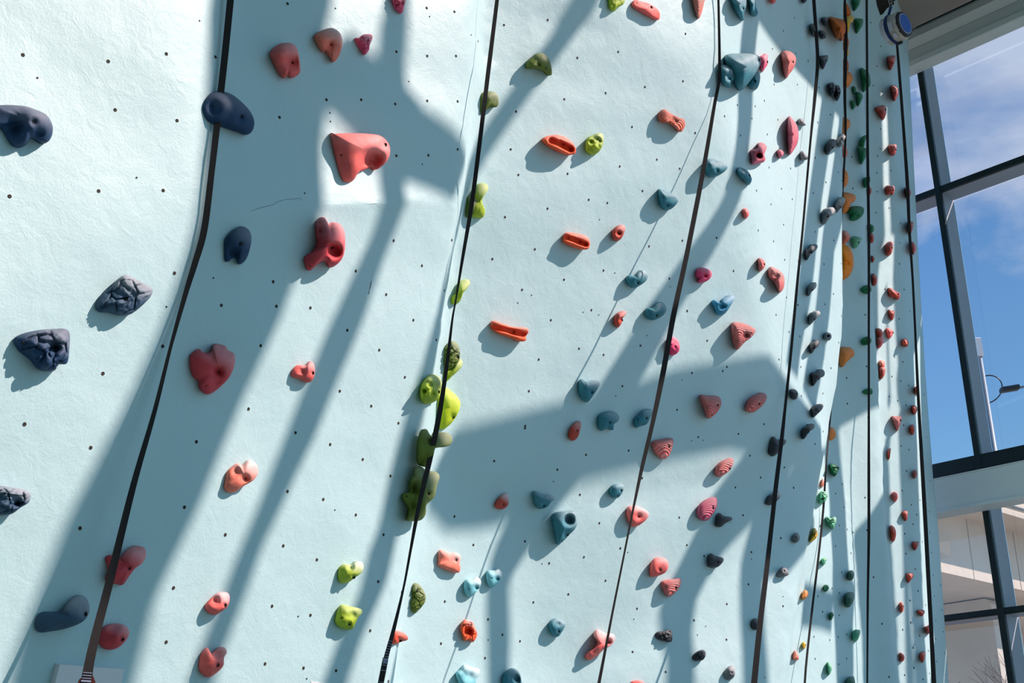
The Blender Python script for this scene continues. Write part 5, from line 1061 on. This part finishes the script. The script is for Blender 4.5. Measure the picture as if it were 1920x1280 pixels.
    for q in qs:
        ty = 1 - (q[1] - y0) / (y1 - y0); tx = (q[0] - x0) / (x1 - x0)
        t = ty * .85 + tx * .45
        vals.append(amt * max(0, min(1, (t - .66) / .45)) * .75 + amt * .05)
    at.data.foreach_set('value', vals)
    # bolts: a socket-head screw sunk in the resin
    for b_i, (bx, by) in enumerate(bolts):
        if not (0 < bx < 1920 and -20 < by < 1300): continue
        kk = int(np.argmin(((qs[nseg:] - np.array([bx, by])) ** 2).sum(1))) + nseg
        z = hh_max * hs[kk]
        r = (.0095 if b_i == 0 else .0045) * (1 + max(0, dist - 7) * .05)
        r = min(r, size_px * dist / F * .11)
        vpt = P((bx, by), z)
        va, vb, vc = P((bx + 2, by), hh_max * hs[kk]), P((bx, by + 2), hh_max * hs[kk]), vpt
        toc = (camv - vpt).normalized()
        axn = (nrm * .75 + toc * .6).normalized()
        ctr = vpt + axn * .004
        mm = MB()
        if b_i == 0:
            mm.lathe(ctr, axn, [(-.012, r * 1.25), (.0, r * 1.25), (.002, r * 1.1), (.0005, r * .95), (-.006, r * .9), (-.006, r * .62), (-.001, r * .58), (-.001, r * .32), (-.008, r * .28)], 14)
            mm.build('bolt', M_BOLT, o, smooth=False, loc=ctr)
        else:
            mm.lathe(ctr, axn, [(-.008, r * 1.1), (.0, r * 1.1), (.001, r * .8), (-.004, r * .5)], 10)
            mm.build('set_screw', M_NUT, o, smooth=False, loc=ctr)
    return o, c

recs = []
for line in HOLDS.strip().split('\n'):
    z_, c_, h_, s_, d_, o_, b_, e_ = line.split('|')
    recs.append((z_, c_, float(h_), s_, d_, pp(o_), pp(b_), pp(e_)))
PLACE = {'A': 'on the left-hand panel', 'AE': 'crossed by the leftmost strap', 'B': 'between the two left straps', 'R': 'on the ridge by the second strap',
 'CL': 'left of the middle strap', 'CR': 'right of the middle strap', 'D': 'on the bright facet right of centre', 'K': 'by the fourth strap', 'E': 'low by the fourth strap',
 'F': 'in the far recess', 'H': 'on the low right strip', 'G': 'left of the last strap', 'N': 'at the last strap'}
MID = [(0, 1347), (150, 1348), (200, 1339), (300, 1322), (590, 1263), (800, 1222), (1040, 1170), (1285, 1122)]
def place_key(zone, c):
    if zone != 'C': return zone
    return 'CL' if c[0] < np.interp(c[1], [m_[0] for m_ in MID], [m_[1] for m_ in MID]) else 'CR'
WORD = {'navy': 'blue', 'slate': 'blue', 'red': 'red', 'coral': 'coral', 'salmon': 'coral', 'orange': 'orange', 'brightorange': 'orange', 'redorange': 'orange', 'pink': 'pink',
 'magenta': 'magenta', 'lime': 'lime', 'brightlime': 'lime', 'olive': 'olive', 'teal': 'teal', 'aqua': 'aqua', 'azure': 'azure', 'charcoal': 'dark', 'grey': 'grey',
 'amber': 'orange', 'tan': 'orange', 'yellow': 'yellow', 'green': 'green', 'darkgreen': 'green', 'jade': 'green', 'brick': 'red'}
made = []
for i, rec in enumerate(recs):
    try:
        o, c = make_hold(rec, i)
    except Exception as ex:
        print('HOLD FAIL', rec[4], ex); continue
    made.append((o, c, rec))
ORD = ['topmost', 'second from the top', 'third from the top', 'fourth from the top', 'fifth from the top', 'sixth from the top', 'seventh from the top', 'eighth from the top',
       'ninth from the top', 'tenth from the top', 'eleventh from the top', 'twelfth from the top', 'thirteenth from the top', 'fourteenth from the top', 'fifteenth from the top',
       'sixteenth from the top', 'seventeenth from the top', 'eighteenth from the top', 'nineteenth from the top', 'twentieth from the top', 'third from the bottom', 'second from the bottom', 'lowest']
def hue(rec): return 'red' if rec[0] in 'GN' and WORD[rec[1]] in ('coral', 'orange', 'red') else WORD[rec[1]]
ranks = {}
for o, c, rec in made: ranks.setdefault((hue(rec), place_key(rec[0], c)), []).append((c[1], o.name))
for v_ in ranks.values(): v_.sort()
for o, c, rec in made:
    d = rec[4]; key = place_key(rec[0], c); place = PLACE[key]; word = hue(rec)
    if 'hold' not in d:
        cut = min([d.find(w_) for w_ in (' with ', ' cut ', ' beside ', ' under ', ' touching ', ' crossed ', ' half-hidden ', ' peeking ', ' at the ') if w_ in d] or [len(d)])
        d = d[:cut] + ' hold' + d[cut:]
    lab = d + ' ' + place
    lst = ranks[(word, key)]; k = [n_ for _, n_ in lst].index(o.name); n = len(lst)
    if n > 1:
        od = ORD[k].replace(' from the top', '') if k < n / 2 or n > 20 else None
        tail = (', topmost %s there' % word if k == 0 else ', lowest %s there' % word if k == n - 1 else ', %s %s down' % (od, word) if od else ', %s %s up' % (ORD[n - 1 - k].replace(' from the top', ''), word))
        if len((lab + tail).split()) <= 16: lab += tail
    o['label'] = lab
    o['category'] = 'climbing hold'
    o['group'] = word + ' climbing holds ' + place

# ------------------------------------------------------------------ belay straps
def strap(pts, label, stitch=None, dx=0):
    """pts: (x, y, width px, panel, metres off the panel)"""
    keys = []
    for x, y, w, pn, off in pts:
        q = on_panel(pn, x, y, off)
        if pn != 'F':                           # never let a strap dive into the wall
            hp_, hn_ = hit(x, y)
            if hp_ is not None:
                d_ = ray(x, y); th = float((np.array(hp_) - CAM) @ d_) - min(.3, .035 / max(.15, -float(np.array(hn_) @ d_)))
                if float((q - CAM) @ d_) > th: q = CAM + d_ * th
        keys.append((q, w))
    e_ = keys[-1][0] - keys[-2][0]; e_ = e_ / abs(e_[2])                # on down to the floor anchor
    if keys[-1][0][2] > .5: keys.append((keys[-1][0] + e_ * (keys[-1][0][2] - .35), keys[-1][1]))
    P = []; W = []
    for i in range(len(keys) - 1):
        p0 = keys[max(i - 1, 0)][0]; p1, p2 = keys[i][0], keys[i + 1][0]; p3 = keys[min(i + 2, len(keys) - 1)][0]
        for s in range(6):
            t = s / 6
            P.append(Vector(0.5 * ((2 * p1) + (-p0 + p2) * t + (2 * p0 - 5 * p1 + 4 * p2 - p3) * t * t + (-p0 + 3 * p1 - 3 * p2 + p3) * t ** 3)))
            W.append(keys[i][1] * (1 - t) + keys[i + 1][1] * t)
    P.append(Vector(keys[-1][0])); W.append(keys[-1][1])
    m = MB(); vs = []
    for i, p in enumerate(P):
        t = (P[min(i + 1, len(P) - 1)] - P[max(i - 1, 0)]).normalized()
        v = (p - Vector(CAM)); d = v.length; v.normalize()
        s = t.cross(v).normalized() * (W[i] * d / F / 2); b = s.normalized().cross(t) * .0016 * (1 + d / 12)
        vs += [p - s - b, p + s - b, p + s + b, p - s + b]
    fs = [(4 * i + j, 4 * i + (j + 1) % 4, 4 * i + 4 + (j + 1) % 4, 4 * i + 4 + j) for i in range(len(P) - 1) for j in range(4)]
    fs += [(3, 2, 1, 0), tuple(4 * (len(P) - 1) + j for j in range(4))]
    m.add(vs, fs)
    o = m.build('belay_strap', M_STRAP, loc=P[0])
    tag(o, label, 'strap', 'belay straps hanging down the wall')
    if stitch:
        m = MB()
        for i in range(stitch[0], len(P) - 6):
            for s_ in (0, .5):
                if i + 1 >= len(P): continue
                p = P[i].lerp(P[i + 1], s_); w = W[i]
                t = (P[i + 1] - P[i]).normalized(); v = (p - Vector(CAM)); d = v.length; v.normalize()
                s = t.cross(v).normalized()
                m.obox(p - v * .004, s * (w * d / F / 2 * .85), t * .0016, v * .0012)
        if m.v: m.build('stitching', M_STITCH, o, loc=P[-1])
    return o
strap([(440, -80, 12, 'A_up', .02), (432, 0, 12, 'A_up', .02), (422, 100, 12, 'A_up', .02), (412, 190, 12, 'A_up', .02), (397, 320, 11, 'A_up', .02), (383, 430, 12, 'A_lo', .02), (365, 495, 11, 'A_lo', .02), (348, 550, 9, 'A_lo', .03),
       (320, 650, 6, 'A_lo', .06), (290, 770, 8, 'A_lo', .12), (250, 910, 11, 'A_lo', .18), (208, 1080, 14, 'A_lo', .26), (182, 1180, 15, 'A_lo', .32), (168, 1240, 16, 'A_lo', .36), (158, 1300, 19, 'A_lo', .4), (152, 1340, 19, 'A_lo', .42)],
      'wide black strap, leftmost of all, passing over a white card', (80,))
strap([(941, -80, 6, 'B_up', .12), (932, 0, 7, 'B_up', .10), (916, 130, 8, 'B_up', .09), (899, 270, 8, 'B_up', .07), (884, 385, 8, 'B_lo', .05), (868, 480, 6, 'B_lo', .04), (855, 560, 3, 'B_lo', .03), (848, 600, 4, 'B_lo', .03),
       (837, 690, 7, 'B_lo', .06), (823, 780, 10, 'B_lo', .09), (805, 865, 10, 'B_lo', .12), (785, 950, 8, 'B_lo', .15), (770, 1030, 5, 'B_lo', .18), (757, 1100, 4, 'B_lo', .21), (738, 1180, 7, 'B_lo', .25), (722, 1240, 9, 'B_lo', .28), (710, 1300, 11, 'B_lo', .3)],
      'black strap second from the left, running along the ridge with olive holds', (86,))
strap([(1345, -80, 4, 'C_top', .05), (1347, 0, 4, 'C_top', .04), (1349, 100, 5, 'C_top', .03), (1348, 150, 6, 'C', .03), (1339, 200, 6, 'C', .05), (1322, 300, 8, 'C', .17), (1305, 390, 9, 'C', .27), (1285, 490, 9, 'C', .38), (1263, 590, 10, 'C', .49),
       (1243, 700, 10, 'C', .62), (1222, 800, 8, 'C', .73), (1204, 875, 7, 'C', .8), (1186, 960, 4, 'C', .9), (1170, 1040, 3.5, 'C', .98), (1148, 1150, 4, 'C', 1.08), (1122, 1285, 6, 'C', 1.2), (1110, 1340, 6, 'C', 1.25)],
      'black strap in the middle of the wall, third from the left')
strap([(1522, -80, 5, 'D', .04), (1526, 0, 6, 'D', .04), (1530, 60, 6, 'D', .04), (1533, 115, 6, 'D', .03), (1528, 180, 6, 'D', .04), (1520, 260, 4, 'D', .06), (1512, 350, 4, 'D', .07), (1504, 440, 4, 'D', .08), (1494, 540, 5, 'D', .08), (1484, 650, 5, 'D', .07),
       (1473, 755, 5, 'C', .06), (1466, 820, 7, 'C', .17), (1455, 910, 8, 'C', .35), (1445, 1000, 8, 'C', .52), (1436, 1080, 9, 'C', .67), (1425, 1170, 10, 'C', .82), (1413, 1290, 11, 'C', 1.0), (1408, 1340, 11, 'C', 1.05)],
      'black strap fourth from the left, hanging down to the bottom edge', (96,))
strap([(1583, -80, 4, 'D', .10), (1584, 0, 4, 'D', .10), (1586, 60, 6, 'D', .10), (1585, 120, 6, 'D', .10), (1584, 180, 5, 'D', .10), (1585, 262, 4, 'D', .08), (1578, 400, 3, 'F', .15), (1572, 600, 3, 'F', .15), (1556, 790, 3, 'F', .2), (1549, 870, 3, 'H', .12), (1544, 950, 4, 'H', .10), (1535, 1040, 4, 'H', .10),
       (1523, 1140, 4, 'H', .12), (1512, 1240, 4, 'H', .14), (1506, 1320, 4, 'H', .16)],
      'thin dark strap fifth from the left, running down the far edge of the bulge')
strap([(1625, -80, 4, 'F', .3), (1625, 0, 4, 'F', .3), (1626, 150, 4, 'F', .3), (1627, 300, 5, 'F', .3), (1629, 450, 5, 'F', .3), (1629, 600, 4, 'F', .3), (1629, 760, 4, 'F', .3), (1629, 880, 5, 'F', .3), (1629, 1000, 5, 'F', .3), (1627, 1130, 4, 'F', .3), (1626, 1300, 3, 'F', .3)],
      'straight black strap in the recess, sixth from the left')
strap([(1682, 84, 4, 'G_r', .45), (1688, 160, 5, 'G_r', .4), (1694, 240, 5, 'G_r', .36), (1701, 340, 6, 'G_r', .34), (1705, 430, 5, 'G_r', .32), (1711, 520, 4, 'G_r', .3), (1716, 620, 4, 'G_r', .3), (1721, 730, 5, 'G_r', .3), (1727, 840, 6, 'G_r', .3), (1734, 960, 7, 'G_r', .3),
       (1741, 1090, 7, 'G_r', .3), (1747, 1200, 7, 'G_r', .3), (1753, 1320, 8, 'G_r', .3)],
      'black strap under the round belay device, last on the right')

# ------------------------------------------------------------------ cards on the wall
def card(pts, label, panelname):
    q = [Vector(on_panel(panelname, x, y, .035)) for x, y in pts]
    n = Vector(PLANE[panelname][1])
    m = MB(); m.add([p - n * .06 for p in q] + [p + n * .002 for p in q], [(3, 2, 1, 0), (4, 5, 6, 7)] + [(i, (i + 1) % 4, (i + 1) % 4 + 4, i + 4) for i in range(4)])
    o = m.build('notice_card', M_PAPER, loc=q[0]); return tag(o, label, 'sign')
o = card([(112, 1245), (232, 1254), (214, 1345), (88, 1338)], 'off-white card behind the leftmost strap at the bottom edge', 'A_lo')
n = Vector(PLANE['A_lo'][1])
m = MB(); q = [Vector(on_panel('A_lo', x, y, .039)) for x, y in [(172, 1261), (179, 1279), (172, 1310), (150, 1318), (142, 1290), (150, 1272)]]
m.add(q + [p + n * .001 for p in q], [(5, 4, 3, 2, 1, 0), (6, 7, 8, 9, 10, 11)]); m.build('printed_emblem', M_SIGNRED, o, loc=q[0])
card([(583, 1277), (655, 1284), (650, 1330), (578, 1322)], 'white card just showing at the bottom edge between the left straps', 'B_lo')

# ------------------------------------------------------------------ belay device hanging by the far wall
M_CASE = simple_mat('warm_grey_case', (176, 170, 158), 0.5, 0, .03, 6)
M_BLUE = simple_mat('deep_blue_webbing', (14, 44, 96), 0.6)
M_FACE = simple_mat('blue_label', (34, 78, 158), 0.4, 0, .12, 40)
M_BLACKP = simple_mat('black_plastic', (30, 30, 32), 0.5)
M_LABEL = simple_mat('pale_printed_label', (190, 194, 204), 0.6, 0, .1, 90)
M_STEEL = simple_mat('bright_steel', (150, 156, 160), 0.3, 0.8)
c = Vector(on_panel('G_r', 1679, 53, .55)); dist = (c - Vector(CAM)).length; s = dist / F * .84
v = (c - Vector(CAM)).normalized(); rt = v.cross(UP).normalized(); upv = rt.cross(v).normalized()
ax = (rt * .88 - v * .44 + upv * .22).normalized()
bd = empty('belay_device', c); tag(bd, 'round grey belay device with a blue face, hanging at the top right', 'belay device')
R = 31 * s
m = MB(); m.lathe(c - ax * 22 * s, ax, [(0, R * .55), (1.5 * s, R * .88), (5 * s, R * .98), (30 * s, R * .98), (34 * s, R), (40 * s, R * .93), (41 * s, R * .8)], 10)
m.build('case', M_CASE, bd, loc=c)
m = MB(); m.lathe(c + ax * 17 * s, ax, [(0, R * .9), (4 * s, R * .86), (6 * s, R * .78)], 32); m.build('face_rim', M_BLACKP, bd, loc=c)
m = MB(); m.lathe(c + ax * 23.05 * s, ax, [(0, R * .66), (.8 * s, R * .66), (.9 * s, R * .64)], 32); m.build('face_label', M_FACE, bd, loc=c)
m = MB(); m.lathe(c + ax * 23.0 * s, ax, [(0, R * .70), (.6 * s, R * .70)], 32); m.build('label_border', M_LABEL, bd, loc=c)
u1 = (upv - ax * upv.dot(ax)).normalized(); w1 = ax.cross(u1)
if w1.dot(-v) < 0: w1 = -w1
def rim(a, off, rr): return c + ax * off * s + (u1 * math.cos(a) + w1 * math.sin(a)) * rr
m = MB()
for i in range(14):
    a0, a1 = math.pi * i / 14, math.pi * (i + 1) / 14
    p = (rim(a0, -4, R * 1.0) + rim(a1, -4, R * 1.0)) / 2; t = (rim(a1, -4, R) - rim(a0, -4, R)); nn = ax.cross(t).normalized()
    m.obox(p, t * .55, ax * 2.8 * s, nn * 1.2 * s)
top_p = rim(0, -4, R)
m.tube(top_p, c + upv * 46 * s - ax * 3 * s, 3.0 * s, n=8)
m.build('blue_strap', M_BLUE, bd, loc=c)
for (o0, o1, a0, a1) in ((-18, -8, .75, 2.3), (1, 10, 1.1, 1.7), (3, 11, 1.95, 2.3)):
    m = MB(); k = 6; vs = []
    for i in range(k + 1):
        a = a0 + (a1 - a0) * i / k
        vs += [rim(a, o0, R * .995), rim(a, o1, R * .995), rim(a, o1, R * 1.012), rim(a, o0, R * 1.012)]
    m.add(vs, [(4 * i + j, 4 * i + (j + 1) % 4, 4 * i + 4 + (j + 1) % 4, 4 * i + 4 + j) for i in range(k) for j in range(4)] + [(3, 2, 1, 0), (4 * k, 4 * k + 1, 4 * k + 2, 4 * k + 3)])
    m.build('printed_label', M_LABEL, bd, loc=c)
m = MB(); b = rim(math.pi * .97, -2, R * 1.02); m.tube(b - ax * 7 * s - v * 2 * s, b + ax * 7 * s - v * 2 * s, 3.4 * s, n=14); m.build('webbing_guide', M_BLACKP, bd, loc=c)
# anchor hardware
hp = c + upv * 46 * s - ax * 3 * s
m = MB()
for k in range(3):
    cc = hp + upv * (3 + k * 7) * s; e1, e2 = (rt, v) if k % 2 else ((rt + v).normalized(), rt)
    prev = None
    for i in range(13):
        a = 2 * math.pi * i / 12; q = cc + upv * math.cos(a) * 5 * s + e1 * math.sin(a) * 3.2 * s
        if prev is not None: m.tube(prev, q, .8 * s, n=6)
        prev = q
ch = m.build('anchor_chain', M_STEEL, loc=hp); tag(ch, 'short steel chain holding the round belay device', 'chain')
q0 = c + upv * 54 * s - rt * 14 * s + v * 14 * s
m = MB(); pr = [(-16, 30), (18, 30), (18, -6), (4, -10), (-6, -20), (-12, -22), (-16, 0)]
a_ = [q0 + rt * x * s + upv * y * s - v * 1.5 * s for x, y in pr]; b_ = [p + v * 3 * s for p in a_]; n = len(pr)
m.add(a_ + b_, [tuple(range(n - 1, -1, -1)), tuple(range(n, 2 * n))] + [(i, (i + 1) % n, (i + 1) % n + n, i + n) for i in range(n)])
m.obox(q0 + rt * 50 * s + upv * 26 * s + v * 4 * s, rt * 60 * s + upv * 22 * s, upv * 14 * s, v * 6 * s)
br = m.build('anchor_bracket', M_DARK, loc=q0); tag(br, 'dark perforated steel bracket behind the belay device chain', 'bracket')

# ------------------------------------------------------------------ hairline crack and scuff in the plaster
def ribbon_on_wall(name, pts, w, mat):
    m = MB(); q = [hit(x, y) for x, y in pts]
    vs = []
    for i, (p, n_) in enumerate(q):
        t = (q[min(i + 1, len(q) - 1)][0] - q[max(i - 1, 0)][0]).normalized(); s = t.cross(n_).normalized() * (w[i % len(w)] / 2)
        vs += [p - s + n_ * .0015, p + s + n_ * .0015, p - n_ * .004]
    m.add(vs, [(3 * i, 3 * i + 1, 3 * i + 4, 3 * i + 3) for i in range(len(q) - 1)])
    o = m.build(name, mat, wall); return o
M_CRACK = simple_mat('crack_grey', (120, 136, 138), 0.9)
ribbon_on_wall('crack', [(470, 396), (490, 389), (512, 384), (520, 378), (535, 374), (552, 373), (563, 371), (566, 376)], (.002, .003), M_CRACK)
ribbon_on_wall('scuff', [(697, 526), (695, 532), (694, 538), (692, 545), (691, 551)], (.004, .012, .009), M_CRACK)
